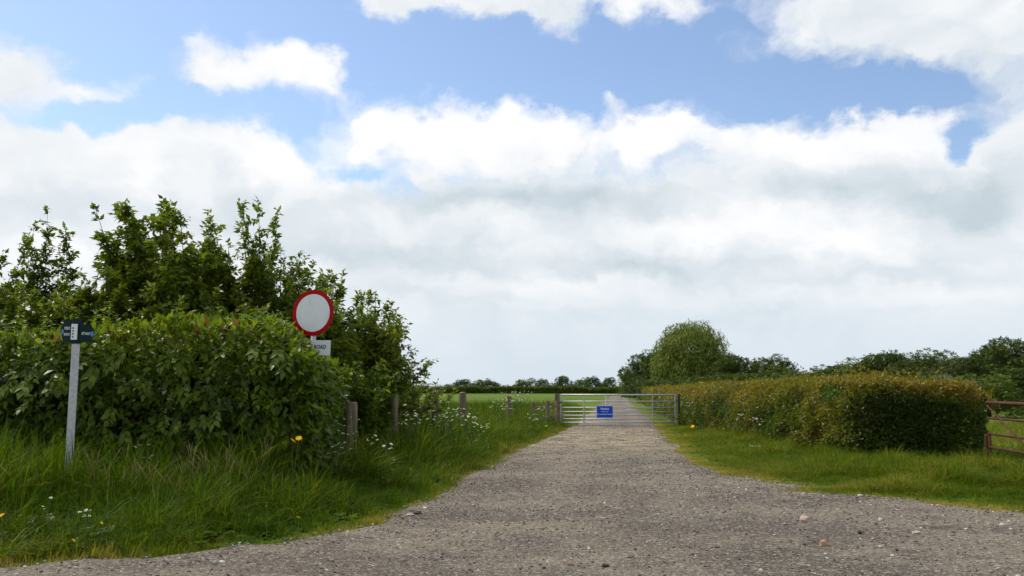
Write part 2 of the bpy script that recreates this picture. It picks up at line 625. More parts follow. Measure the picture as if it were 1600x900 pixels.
def text(body, size, m, parent, loc, rot=(R(90), 0, 0), name='lettering', bold=0.0, xs=1.0, depth=0.0008):
    cu = bpy.data.curves.new(name, 'FONT')
    cu.body = body
    cu.size = size
    cu.align_x = 'CENTER'
    cu.align_y = 'CENTER'
    cu.extrude = depth
    cu.offset = bold
    cu.resolution_u = 2
    tmp = bpy.data.objects.new(name, cu)
    me = bpy.data.meshes.new_from_object(tmp)
    bpy.data.objects.remove(tmp)
    me.name = name
    me.materials.clear()
    me.materials.append(m)
    return link(name, me, parent, loc, rot, (xs, 1, 1))

# ------------------------------------------------------------------ the track outline
LEFT = [(-60, 3.2), (-14, 5.7), (-8, 6.2), (-4.16, 6.77), (-3.0, 7.22), (-2.15, 7.78), (-1.6, 8.55), (-1.2, 9.5), (-0.87, 11.3), (-0.46, 15.0), (0.0, 18.0),
        (0.49, 21.2), (1.78, 28.9), (2.6, 34.0), (11.4, 104), (49.5, 404), (75, 604)]
RIGHT = [(60, -8), (16, 2.6), (9.5, 5.6), (7.2, 7.6), (6.1, 8.9), (5.6, 9.9), (5.1, 10.6), (4.4, 11.1), (3.9, 11.55), (3.62, 11.9), (4.25, 12.6), (3.9, 13.3), (3.3, 14.1), (3.35, 16.1), (3.85, 20),
         (4.9, 28), (5.65, 34), (14.6, 104), (52.7, 404), (78, 604)]
POLY = np.array(LEFT + RIGHT[::-1] + [(60, -40), (-60, -40)], float)


def sdist(x, y):
    """signed distance to the track edge: negative on the gravel"""
    x, y = np.asarray(x, float), np.asarray(y, float)
    best = np.full(x.shape, 1e9)
    inside = np.zeros(x.shape, bool)
    n = len(POLY)
    for i in range(n):
        ax, ay = POLY[i]
        bx, by = POLY[(i + 1) % n]
        dx, dy = bx - ax, by - ay
        t = np.clip(((x - ax) * dx + (y - ay) * dy) / (dx * dx + dy * dy), 0, 1)
        best = np.minimum(best, np.hypot(x - ax - t * dx, y - ay - t * dy))
        if ay != by:
            c = ((ay > y) != (by > y)) & (x < (bx - ax) * (y - ay) / (by - ay) + ax)
            inside ^= c
    s = np.where(inside, -best, best)
    return s + (fbm(x * 1.7, y * 1.7, 4.0, 4) - 0.5) * np.clip(0.55 - 0.004 * y, 0.2, .55)


# ------------------------------------------------------------------ ground and track
GZ = -0.03
gx = np.concatenate([np.linspace(-4000, -60, 20), np.linspace(-50, 50, 51), np.linspace(60, 4000, 20)])
gy = np.concatenate([np.linspace(-400, -20, 6), np.linspace(-10, 120, 66), np.linspace(150, 6000, 30)])
GX, GY = np.meshgrid(gx, gy)
nx, ny = len(gx), len(gy)
idx = np.arange(nx * ny).reshape(ny, nx)
gf = np.stack([idx[:-1, :-1], idx[:-1, 1:], idx[1:, 1:], idx[1:, :-1]], -1).reshape(-1, 4)
tag(link('ground', mesh_np('ground', np.stack([GX, GY, np.full_like(GX, GZ)], -1).reshape(-1, 3), gf, M['ground'])), 'flat green fields and verges on both sides of the track', kind='structure')


def road_z(x, y):
    n = (fbm(x * .55, y * .8, 1.0, 3) - .5) * 0.085 + (fbm(x * 3.1, y * 3.4, 2.0, 4) - .5) * 0.026
    return 0.026 + n * np.clip(1.4 - y / 60, .35, 1)


def grid_mesh(x0, x1, y0, y1, s, drop=0.0):
    xs, ys = np.arange(x0, x1, s), np.arange(y0, y1, s)
    X, Y = np.meshgrid(xs, ys)
    s_ = sdist(X.ravel(), Y.ravel()).reshape(X.shape)
    Z = road_z(X, Y) - np.clip(s_ + .1, 0, None) * 0.22 - drop
    ids = np.arange(X.size).reshape(X.shape)
    q = np.stack([ids[:-1, :-1], ids[:-1, 1:], ids[1:, 1:], ids[1:, :-1]], -1)
    keep = (np.maximum.reduce([s_[:-1, :-1], s_[1:, 1:], s_[:-1, 1:], s_[1:, :-1]]) < 0.6)
    q = q[keep]
    used = np.unique(q)
    remap = np.full(X.size, -1)
    remap[used] = np.arange(len(used))
    v = np.stack([X, Y, Z], -1).reshape(-1, 3)[used]
    return v, remap[q]


va, fa = grid_mesh(-10, 13, -4, 16.05, 0.07)
vb, fb = grid_mesh(-1.5, 8, 16.0, 40.1, 0.16, 0.003)
vc, fc = grid_mesh(2, 30, 40, 200, 0.55, 0.006)
vd, fd = grid_mesh(-50, 50, -12, 9, 0.5, 0.035)
VS, FS, off = [], [], 0
for v_, f_ in ((va, fa), (vb, fb), (vc, fc), (vd, fd)):
    VS.append(v_)
    FS.append(f_ + off)
    off += len(v_)
tag(link('gravel_track', mesh_np('gravel_track', np.concatenate(VS), np.concatenate(FS), M['track'], True)), 'grey brown gravel track running to the gate and on across the fields', kind='structure')


# ------------------------------------------------------------------ scattering with geometry nodes (uncountable ground cover only)
def scatter(name, sources, pts, rot, scl, tint, kind):
    me = bpy.data.meshes.new(name)
    n = len(pts)
    me.vertices.add(n)
    me.vertices.foreach_set('co', np.asarray(pts, np.float32).ravel())
    for nm, ty, arr, key in (('rot', 'FLOAT_VECTOR', rot, 'vector'), ('scl', 'FLOAT_VECTOR', scl, 'vector'), ('tint', 'FLOAT', tint, 'value'), ('kindi', 'INT', kind, 'value')):
        a = me.attributes.new(nm, ty, 'POINT')
        a.data.foreach_set(key, np.asarray(arr, np.int32 if ty == 'INT' else np.float32).ravel())
    o = link(name, me)
    t = bpy.data.node_groups.new(name + '_scatter', 'GeometryNodeTree')
    t.interface.new_socket('Geometry', in_out='INPUT', socket_type='NodeSocketGeometry')
    t.interface.new_socket('Geometry', in_out='OUTPUT', socket_type='NodeSocketGeometry')
    gi, go = t.nodes.new('NodeGroupInput'), t.nodes.new('NodeGroupOutput')
    jn = t.nodes.new('GeometryNodeJoinGeometry')

    def attr(nm, ty):
        q = t.nodes.new('GeometryNodeInputNamedAttribute')
        q.data_type = ty
        q.inputs['Name'].default_value = nm
        return q.outputs['Attribute']
    ar, asl, ak = attr('rot', 'FLOAT_VECTOR'), attr('scl', 'FLOAT_VECTOR'), attr('kindi', 'INT')
    e2r = t.nodes.new('FunctionNodeEulerToRotation')
    t.links.new(ar, e2r.inputs[0])
    for k, src in enumerate(sources):
        ob = t.nodes.new('GeometryNodeObjectInfo')
        ob.inputs['Object'].default_value = src
        ob.inputs['As Instance'].default_value = True
        eq = t.nodes.new('FunctionNodeCompare')
        eq.data_type = 'INT'
        eq.operation = 'EQUAL'
        t.links.new(ak, eq.inputs[2])
        eq.inputs[3].default_value = k
        ip = t.nodes.new('GeometryNodeInstanceOnPoints')
        t.links.new(gi.outputs[0], ip.inputs['Points'])
        t.links.new(eq.outputs[0], ip.inputs['Selection'])
        t.links.new(ob.outputs['Geometry'], ip.inputs['Instance'])
        t.links.new(e2r.outputs[0], ip.inputs['Rotation'])
        t.links.new(asl, ip.inputs['Scale'])
        t.links.new(ip.outputs[0], jn.inputs[0])
    t.links.new(jn.outputs[0], go.inputs[0])
    md = o.modifiers.new('scatter', 'NODES')
    md.node_group = t
    return o


def source(name, me):
    return bpy.data.objects.new(name, me)          # a pattern for the scatter, never linked to the scene


def tuft(name, blades, h, lean, width, spread, m, seed, segs=3, seed_head=0.0):
    g = np.random.default_rng(seed)
    V_, F_, K_ = [], [], []
    for b in range(blades):
        a = g.uniform(0, 2 * math.pi)
        r = spread * math.sqrt(g.uniform())
        bx, by = r * math.cos(a), r * math.sin(a)
        d = a + g.normal(0, 0.9)
        L = h * g.uniform(.45, 1.05)
        ln = lean * g.uniform(.2, 1.5)
        wd = width * g.uniform(.6, 1.2)
        px, py = -math.sin(d + g.normal(0, .5)) * wd / 2, math.cos(d) * wd / 2
        n0 = len(V_)
        tone = g.uniform(0, 1) ** 1.4 * 1.5
        for s in range(segs):
            f = s / segs
            x = bx + math.cos(d) * ln * L * f ** 2
            y = by + math.sin(d) * ln * L * f ** 2
            z = L * (f - .35 * min(ln, 1.1) * f ** 2.6)
            k = 1 - .55 * f ** 1.5
            V_ += [(x - px * k, y - py * k, z), (x + px * k, y + py * k, z)]
            K_ += [tone, tone]
        x, y, z = bx + math.cos(d) * ln * L, by + math.sin(d) * ln * L, L * (1 - .35 * min(ln, 1.1))
        V_.append((x, y, z))
        K_.append(tone)
        for s in range(segs - 1):
            q = n0 + 2 * s
            F_ += [(q, q + 1, q + 3), (q, q + 3, q + 2)]
        q = n0 + 2 * (segs - 1)
        F_.append((q, q + 1, q + 2))
    K = np.array(K_)
    return source(name, mesh_np(name, np.array(V_), np.array(F_), m, False, np.stack([K, K, K], -1)))


def seed_stems(name, n, h, seed):
    g = np.random.default_rng(seed)
    mb = MB()
    for i in range(n):
        a, r = g.uniform(0, 6.28), .08 * math.sqrt(g.uniform())
        L, ln, d = h * g.uniform(.7, 1.05), g.uniform(.05, .35), g.uniform(0, 6.28)
        pts = [(r * math.cos(a) + math.cos(d) * ln * L * f * f, r * math.sin(a) + math.sin(d) * ln * L * f * f, L * (f - .1 * f ** 3)) for f in (0, .35, .7, .82, .92, 1.02)]
        mb.tube(pts, [.002, .0018, .0016, .0045, .0055, .001], 3, False)
    v, f = np.array(mb.v), np.array([(q[0], q[1], q[2]) for q in mb.f] + [(q[0], q[2], q[3]) for q in mb.f])
    return source(name, mesh_np(name, v, f, M['straw'], False, np.full((len(v), 3), .5)))


def broad(name, n, h, seed):
    """low broad-leaved weeds"""
    g = np.random.default_rng(seed)
    V_, F_, K_ = [], [], []
    for i in range(n):
        d, L, wd, up = g.uniform(0, 6.28), h * g.uniform(.5, 1), h * g.uniform(.12, .24), g.uniform(.3, 1.1)
        c, s = math.cos(d), math.sin(d)
        q = len(V_)
        for f, k in ((0, .1), (.4, 1), (.75, .8), (1, 0.05)):
            x, z = L * f * .8, L * (up * f - .7 * up * f * f)
            V_ += [(c * x - s * wd * k, s * x + c * wd * k, z + .02 * k), (c * x + s * wd * k, s * x - c * wd * k, z + .02 * k)]
        K_ += [g.uniform(0, 1)] * 8
        for j in range(3):
            F_ += [(q + 2 * j, q + 2 * j + 1, q + 2 * j + 3), (q + 2 * j, q + 2 * j + 3, q + 2 * j + 2)]
    K = np.array(K_)
    return source(name, mesh_np(name, np.array(V_), np.array(F_), M['grass'], False, np.stack([K] * 3, -1)))


SRC = [tuft('tall_tuft_a', 20, 1.0, .75, .016, .09, M['grass'], 1, 4), tuft('tall_tuft_b', 17, 1.0, .40, .014, .07, M['grass'], 2),
       tuft('tall_tuft_c', 22, 1.0, 1.2, .015, .10, M['grass'], 3, 4), tuft('low_tuft_a', 34, 1.0, .9, .03, .42, M['grass'], 4, 2),
       tuft('low_tuft_b', 28, 1.0, .6, .026, .36, M['grass'], 5, 2), broad('weed_a', 14, 1.0, 6), broad('weed_b', 9, 1.0, 8)]

# hedge, trees and fence stand here (world metres); used to keep the grass off them
FENCE = np.array([(-2.6, 12.2), (-2.53, 13.0), (-2.25, 16.0), (-1.85, 19.5), (-1.33, 23.0), (0.45, 28.0), (1.95, 33.0)])


def hedge_gap(x, y):
    """true where the hedges are rooted"""
    l = (y > 11.35) & (y < 13.4) & (x < -2.9)
    r = (x > 7.0 + np.clip(y - 33, 0, None) * .127) & (x < 9.2 + np.clip(y - 33, 0, None) * .127) & (y > 16.7)
    return l | r


def grass_field(n, x0, x1, y0, y1, g):
    x, y = g.uniform(x0, x1, n), g.uniform(y0, y1, n)
    s = sdist(x, y)
    ok = (s > 0.0) & ~hedge_gap(x, y)
    return x[ok], y[ok], s[ok]


def wild_left(x, y):
    """how wild the growth is: 1 on the rank left verge, low on the right"""
    left = x < np.interp(y, [0, 8, 16, 34, 104], [2, 2, 2, 4.2, 13])
    return left


pts, rots, scls, tints, kinds = [], [], [], [], []


def add_grass(x, y, s, g, hscale=1.0):
    n = len(x)
    left = wild_left(x, y)
    patch = fbm(x * .9, y * .9, 8.0, 3)
    fineN = fbm(x * 3, y * 3, 2.0, 3)
    far_ = np.clip((y - 11.5) / 2.5, 0, 1)
    hl = 0.07 + (.90 + .36 * far_) * np.clip(s / (2.1 - .3 * far_), 0, 1) ** 1.05
    hl = hl * (.25 + 1.15 * patch + .5 * (fineN - .4))
    hl = np.clip(hl, .06, 1)
    hr = 0.055 + .34 * np.clip((s - .15) / 2.4, 0, 1) ** 1.2
    hr = hr * np.clip(.10 + 1.3 * patch + .9 * (fineN - .45), .3, 1.6)
    h = np.where(left, hl * g.uniform(.55, 1.3, n), hr * g.uniform(.7, 1.25, n)) * hscale
    dry = np.clip(1.05 - s / np.where(left, .5, .7), 0, 1) * np.where(fbm(x * .7, y * .7, 3, 2) > .38, 1, .5)
    tint = .30 + (patch - .5) * .62 + (fineN - .5) * .35 + dry * .52 + np.where(left, -.03, .12) + g.normal(0, .05, n)
    low = h < np.where(left, .24, .17)
    k = np.where(low, 3 + g.integers(0, 2, n), g.integers(0, 3, n))
    weed = (g.uniform(0, 1, n) < np.where(left, .05 + .30 * (fbm(x * .6, y * .6, 31, 3) > .56), .05)) & (s > .25)
    k = np.where(weed, 5 + g.integers(0, 2, n), k)
    h = np.where(weed, np.clip(h * .65, .08, .34), h)
    wx = np.where(low & ~weed, np.clip(h, .14, .3), np.where(weed, h, h * .62 + .28))
    pts.append(np.stack([x, y, np.full(n, GZ)], -1))
    rots.append(np.stack([g.normal(0, .10, n), g.normal(0, .10, n), g.uniform(0, 6.28, n)], -1))
    scls.append(np.stack([wx, wx, h], -1))
    tints.append(np.clip(tint, 0.02, 1))
    kinds.append(k)


g = np.random.default_rng(21)
x, y, s = grass_field(9500, -9, 1.5, 5.8, 12.2, g); add_grass(x, y, s, g)
x, y, s = grass_field(5200, -5.2, 3.2, 12.2, 22, g); add_grass(x, y, s, g)
x, y, s = grass_field(5200, -5.5, 4.5, 22, 36, g); add_grass(x, y, s, g)
x, y, s = grass_field(22000, 2.8, 12, 6, 18, g); add_grass(x, y, s, g)
x, y, s = grass_field(13000, 3.0, 8.5, 18, 36, g); add_grass(x, y, s, g)
x, y, s = grass_field(9000, -8, 16, 36, 62, g); add_grass(x, y, s, g, .8)
x, y, s = grass_field(5000, 9, 24, 10, 36, g); add_grass(x, y, s, g, .9)
tag(scatter('grass', SRC, np.concatenate(pts), np.concatenate(rots), np.concatenate(scls), np.concatenate(tints), np.concatenate(kinds)),
    'rank green grass and weeds covering the verges', 'grass', kind='stuff')

# pale seeding stems in front of the left hedge
SS = [seed_stems('seed_stem_a', 5, 1.0, 1), seed_stems('seed_stem_b', 4, 1.0, 2)]
g = np.random.default_rng(5)
x, y, s = grass_field(5200, -9, 1.0, 7.5, 30, g)
ok = (s > 1.5) & (g.uniform(0, 1, len(x)) < np.clip((y - 8.3) / 2, 0.04, 1) * (.2 + .8 * (fbm(x * 1.2, y * 1.2, 6) > .5)))
x, y = x[ok], y[ok]
n = len(x)
hh = g.uniform(.62, .98, n)
tag(scatter('seeding_grass', SS, np.stack([x, y, np.full(n, GZ)], -1), np.stack([g.normal(0, .06, n), g.normal(0, .06, n), g.uniform(0, 6.28, n)], -1),
            np.stack([np.ones(n), np.ones(n), hh], -1), g.uniform(0, 1, n), g.integers(0, 2, n)), 'pale seeding grass stems rising along the left verge', 'grass', kind='stuff')


# loose gravel
def pebble(name, seed, sub=1):
    import bmesh
    bm = bmesh.new()
    bmesh.ops.create_icosphere(bm, subdivisions=sub, radius=0.5)
    g = np.random.default_rng(seed)
    for v in bm.verts:
        v.co *= g.uniform(.75, 1.15)
        v.co.z *= .62
        v.co.x *= 1.15
    me = bpy.data.meshes.new(name)
    bm.to_mesh(me)
    bm.free()
    me.materials.append(M['stone'])
    return me


PEB = [source('pebble_' + c, pebble('pebble_' + c, 30 + i)) for i, c in enumerate('abcd')]
g = np.random.default_rng(9)
px_, py_, sz_ = [], [], []
for n_, x0, x1, y0, y1, lo, hi in ((42000, -8, 10, 4.5, 11, .006, .036), (26000, -3, 7, 11, 17, .009, .036), (14000, -1, 6, 17, 34, .012, .036)):
    x, y = g.uniform(x0, x1, n_), g.uniform(y0, y1, n_)
    s = sdist(x, y)
    dens = .25 + .9 * fbm(x * .5, y * 1.1, 12, 3) + .5 * np.exp(-((s + .25) / .35) ** 2)
    ok = (s < .08) & (g.uniform(0, 1.3, n_) < dens)
    x, y = x[ok], y[ok]
    px_.append(x); py_.append(y)
    sz_.append(lo + (hi - lo) * g.uniform(0, 1, len(x)) ** 3.2)
x, y, sz = map(np.concatenate, (px_, py_, sz_))
n = len(x)
tag(scatter('gravel', PEB, np.stack([x, y, road_z(x, y) + sz * .12], -1), np.stack([g.normal(0, .25, n), g.normal(0, .25, n), g.uniform(0, 6.28, n)], -1),
            np.stack([sz, sz * g.uniform(.7, 1.1, n), sz * g.uniform(.6, 1, n)], -1), g.uniform(0, 1, n), g.integers(0, 4, n)), 'loose grey and pale gravel strewn over the track', 'gravel', kind='stuff')

# ------------------------------------------------------------------ leaves
LEAF = (np.array([(0, 0, 0), (.38, .25, .06), (1, 0, -.10), (.38, -.25, .06), (.45, 0, 0)], float), np.array([(0, 4, 1), (4, 2, 1), (0, 3, 4), (4, 3, 2)]))
LEAF_SLIM = (np.array([(0, 0, 0), (.45, .10, .02), (1, 0, -.16), (.45, -.10, .02)], float), np.array([(0, 3, 1), (1, 3, 2)]))
# a spray of five leaflets on one stalk, seen as one clump from afar
_cl_v, _cl_f = [], []
for _a, _b, _l in ((0, .1, .62), (1.1, -.25, .5), (-1.0, .3, .52), (2.4, .35, .45), (-2.3, -.1, .5)):
    n0 = len(_cl_v)
    c_, s_ = math.cos(_a), math.sin(_a)
    for (x_, y_, z_) in ((0.05, 0, 0), (.5, .24, .04), (1, 0, -.08), (.5, -.24, .04)):
        x_, y_ = x_ * _l, y_ * _l
        _cl_v.append((c_ * x_ - s_ * y_, s_ * x_ + c_ * y_, z_ * _l + _b * x_))
    _cl_f += [(n0, n0 + 3, n0 + 1), (n0 + 1, n0 + 3, n0 + 2)]
CLUMP = (np.array(_cl_v), np.array(_cl_f))


def norm(a):
    return a / np.maximum(np.linalg.norm(a, axis=-1, keepdims=True), 1e-9)


def leaves(name, Pp, D, N, S, Cc, tmpl, m, parent=None, kind='stuff'):
    T, F = tmpl
    Xa = norm(np.asarray(D, float))
    Za = np.asarray(N, float)
    Za = norm(Za - Xa * (Za * Xa).sum(-1, keepdims=True))
    Ya = np.cross(Za, Xa)
    S = np.asarray(S, float)[:, None, None]
    v = np.asarray(Pp)[:, None, :] + S * (T[None, :, 0:1] * Xa[:, None] + T[None, :, 1:2] * Ya[:, None] + T[None, :, 2:3] * Za[:, None])
    k, t = len(Pp), len(T)
    f = (F[None] + (np.arange(k) * t)[:, None, None]).reshape(-1, 3)
    me = mesh_np(name, v.reshape(-1, 3), f, m, False, np.repeat(np.asarray(Cc), t, axis=0))
    if parent is False:
        return me
    o = link(name, me, parent)
    if kind: o['kind'] = kind
    return o


def tones(n, stops, g, t=None):
    """colours between the given stops, each leaf its own"""
    t = np.clip(g.normal(.5, .24, n) if t is None else t, 0, 1)
    st = np.array(stops, float)
    p = np.linspace(0, 1, len(st))
    c = np.stack([np.interp(t, p, st[:, i]) for i in range(3)], -1)
    return c * g.uniform(.82, 1.18, (n, 1))


# ------------------------------------------------------------------ the left hedge: big drooping leaves
G_HEDGE = [(0.038, 0.068, 0.006), (0.078, 0.128, 0.009), (0.13, 0.19, 0.014), (0.21, 0.255, 0.020)]


def drop_(x):
    """the hedge falls away at its right end"""
    f = np.clip((np.asarray(x) + 3.40) / .75, 0, 1.25)
    return .44 * f * f * (3 - 2 * np.minimum(f, 1.2))


def left_hedge():
    g = np.random.default_rng(40)
    root = tag(empty('hedge', (-6.5, 12.3, 0)), 'tall leafy green hedge behind the footpath signpost on the left', 'hedge')
    X0, X1, Y0, Y1, H = -13.0, -2.66, 11.15, 13.0, 2.20
    n = 27000
    u, v_ = g.uniform(0, 1, n), g.uniform(0, 1, n)
    face = g.choice(4, n, p=[.50, .30, .12, .08])
    x = X0 + (X1 - X0) * u
    P_ = np.zeros((n, 3))
    O = np.zeros((n, 3))
    f = face == 0
    P_[f] = np.stack([x[f], np.full(f.sum(), Y0), H * v_[f]], -1); O[f] = (0, -1, 0)
    f = face == 1
    P_[f] = np.stack([x[f], Y0 + (Y1 - Y0) * v_[f], np.full(f.sum(), H)], -1); O[f] = (0, -.15, 1)
    f = face == 2
    P_[f] = np.stack([np.full(f.sum(), X1), Y0 + (Y1 - Y0) * u[f], H * v_[f]], -1); O[f] = (1, 0, 0)
    f = face == 3
    P_[f] = np.stack([x[f], np.full(f.sum(), Y1), H * v_[f]], -1); O[f] = (0, 1, 0)
    # uneven billows; round shoulders; undercut foot
    z = P_[:, 2]
    bil = fbm(P_[:, 0] * 1.3, P_[:, 1] * 1.3 + z * 1.1, z * 1.2, 3) - .5
    P_ += O * (bil * np.where(face == 0, 1.15, np.where(face == 2, .45, .75)))[:, None]
    sh = np.clip((z - 1.75) / .5, 0, 1) ** 2 * .22
    P_[:, 1] += np.where(face == 0, sh, 0)
    P_[:, 0] -= np.where(face == 2, sh, 0)
    P_[:, 1] += np.where(face == 0, np.clip(.7 - z, 0, 1) * .35, 0)
    edge = np.clip((P_[:, 0] - (X1 - .55)) / .55, 0, 1.3)
    P_[:, 2] -= drop_(P_[:, 0]) * np.clip(P_[:, 2] / H, 0, 1)
    P_[:, 1] += np.where(face == 0, edge ** 2 * .45, 0)
    P_ -= O * (np.abs(g.normal(0, .13, n)) - .04)[:, None]
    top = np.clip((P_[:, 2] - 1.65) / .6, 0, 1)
    D = norm(O * .55 + g.normal(0, .55, (n, 3)) + np.array([0, 0, -.45]) * (1 - top)[:, None] + np.array([0, 0, .25]) * top[:, None])
    N = norm(O * .65 + np.array([0, 0, .8]) + g.normal(0, .35, (n, 3)))
    patch = fbm(P_[:, 0] * .8, P_[:, 2] * .9, 5, 3)
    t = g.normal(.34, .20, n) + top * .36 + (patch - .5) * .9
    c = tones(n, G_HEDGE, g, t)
    rd = (top > .6) & (g.uniform(0, 1, n) < .07 * (patch > .5))
    c[rd] = np.array([.17, .085, .035]) * g.uniform(.8, 1.3, (rd.sum(), 1))
    L = g.uniform(.08, .175, n)
    # loose shoots standing out of the crest and the face
    SP, SD, SN, SC, SL = [], [], [], [], []
    for i in range(210):
        crest = i < 120
        sx_ = g.uniform(-11.5, -2.75)
        if crest:
            b0 = Vector((sx_, g.uniform(Y0 + .05, Y0 + 1.3), H - float(drop_(sx_)) + g.uniform(-.15, .05)))
            dr = Vector((g.normal(0, .35), g.normal(-.15, .3), 1)).normalized()
            ln = g.uniform(.14, .46)
        else:
            b0 = Vector((sx_, Y0 + g.uniform(-.05, .15), g.uniform(.6, 1.95) - float(drop_(sx_)) * .8))
            dr = Vector((g.normal(0, .5), -1, g.normal(.25, .4))).normalized()
            ln = g.uniform(.15, .38)
        m_ = int(ln * 46) + 4
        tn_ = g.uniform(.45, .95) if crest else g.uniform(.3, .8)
        for j in range(m_):
            f_ = (j + g.uniform(0, 1)) / m_
            SP.append(tuple(b0 + dr * ln * f_ + Vector((0, 0, -.25 * ln * f_ * f_ * (0 if crest else 1)))))
            SD.append(tuple(dr * .4 + Vector((g.normal(0, .8), g.normal(0, .8), g.normal(-.3, .4)))))
            SN.append((g.normal(0, .3), -.2 + g.normal(0, .3), 1))
            SL.append(g.uniform(.07, .125) * (1.15 - .5 * f_))
            SC.append(tn_ + g.normal(0, .08))
    P_, D, N = np.concatenate([P_, SP]), np.concatenate([D, norm(np.array(SD))]), np.concatenate([N, norm(np.array(SN))])
    c, L = np.concatenate([c, tones(len(SC), G_HEDGE, g, np.array(SC))]), np.concatenate([L, SL])
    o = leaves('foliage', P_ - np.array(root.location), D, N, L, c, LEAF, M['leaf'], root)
    # woody inside
    mb = MB()
    for i in range(70):
        bx, by = g.uniform(X0 + .2, X1 - 1.1), g.uniform(Y0 + .55, Y1 - .4)
        pts_ = [(bx, by, GZ)]
        dx, dy = g.normal(0, .16), g.normal(0, .12)
        for k in range(1, 5):
            pts_.append((bx + dx * k + g.normal(0, .04), by + dy * k * .6 + g.normal(0, .03), (.42 if bx < -4.2 else .33) * k))
        mb.tube([Vector(p) - root.location for p in pts_], [.03, .025, .02, .014, .006], 5)
    tag(mb.build('stems', M['bark'], root), kind='stuff')
    # added dark sheets: inner shade of the hedge, nothing shows through
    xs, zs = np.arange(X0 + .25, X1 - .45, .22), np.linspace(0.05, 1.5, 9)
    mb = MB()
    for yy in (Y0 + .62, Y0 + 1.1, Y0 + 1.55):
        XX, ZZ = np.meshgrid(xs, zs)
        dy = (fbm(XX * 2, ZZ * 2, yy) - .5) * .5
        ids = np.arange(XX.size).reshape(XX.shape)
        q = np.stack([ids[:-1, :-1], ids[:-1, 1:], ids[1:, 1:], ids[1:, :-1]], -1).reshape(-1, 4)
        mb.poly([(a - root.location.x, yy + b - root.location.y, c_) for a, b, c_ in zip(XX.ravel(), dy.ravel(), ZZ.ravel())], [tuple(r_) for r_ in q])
    tag(mb.build('shade_core', M['twig'], root), kind='stuff')
    # sprays of large leaves that stand out on the face and the crest
    var = []
    for k in range(6):
        gg = np.random.default_rng(400 + k)
        m_ = int(gg.integers(6, 10))
        tt = np.linspace(.15, 1, m_)
        pos = np.stack([tt * .24, .01 * np.sin(tt * 3), -.05 * tt ** 2], -1)
        side = np.where(np.arange(m_) % 2, 1, -1)
        dd = np.stack([np.full(m_, .75), side * gg.uniform(.5, .9, m_), gg.normal(-.3, .15, m_)], -1)
        dd[-1] = (1, 0, -.3)
        nn = np.stack([gg.normal(0, .2, m_), gg.normal(0, .2, m_), np.ones(m_)], -1)
        cc = tones(m_, G_HEDGE, gg, gg.normal(.62, .12, m_))
        var.append(leaves('leaf_spray', pos, dd, nn, gg.uniform(.10, .155, m_), cc, LEAF, M['leaf'], False))
    for i in range(240):
        if i < 165:
            px = g.uniform(-10.5, -2.75); pz = g.uniform(.75, 2.1) - float(drop_(px)) * .8
            b_ = float(fbm(np.array([px * 1.3]), np.array([Y0 * 1.3 + pz * 1.1]), pz * 1.2, 3)[0]) - .5
            e_ = max(0, (px - (X1 - .55)) / .55)
            py = Y0 - b_ * 1.15 + max(0, (pz - 1.75) / .5) ** 2 * .22 + e_ ** 2 * .45 - .03
            rz = -math.pi / 2 + g.normal(0, .7); ry = g.uniform(.25, .85)
        else:
            px = g.uniform(-10.5, -2.9); py = g.uniform(Y0 + .1, Y0 + 1.2)
            b_ = float(fbm(np.array([px * 1.3]), np.array([py * 1.3 + H * 1.1]), H * 1.2, 3)[0]) - .5
            pz = H + b_ * .75 - float(drop_(px))
            rz = g.uniform(0, 6.28); ry = g.uniform(-.9, .0)
        o = link('leaf_spray', var[i % 6], root, Vector((px, py, pz)) - root.location, (g.normal(0, .25), ry, rz), g.uniform(.75, 1.2))


left_hedge()

# ------------------------------------------------------------------ the right hedge: small leaves, rusty new growth on top
G_DEEP = [(0.020, 0.038, 0.005), (0.042, 0.074, 0.007), (0.080, 0.125, 0.012)]
G_OLIVE = [(0.085, 0.118, 0.010), (0.150, 0.175, 0.015), (0.22, 0.22, 0.022)]
G_RUST = [(0.16, 0.115, 0.016), (0.25, 0.16, 0.022), (0.31, 0.215, 0.028)]


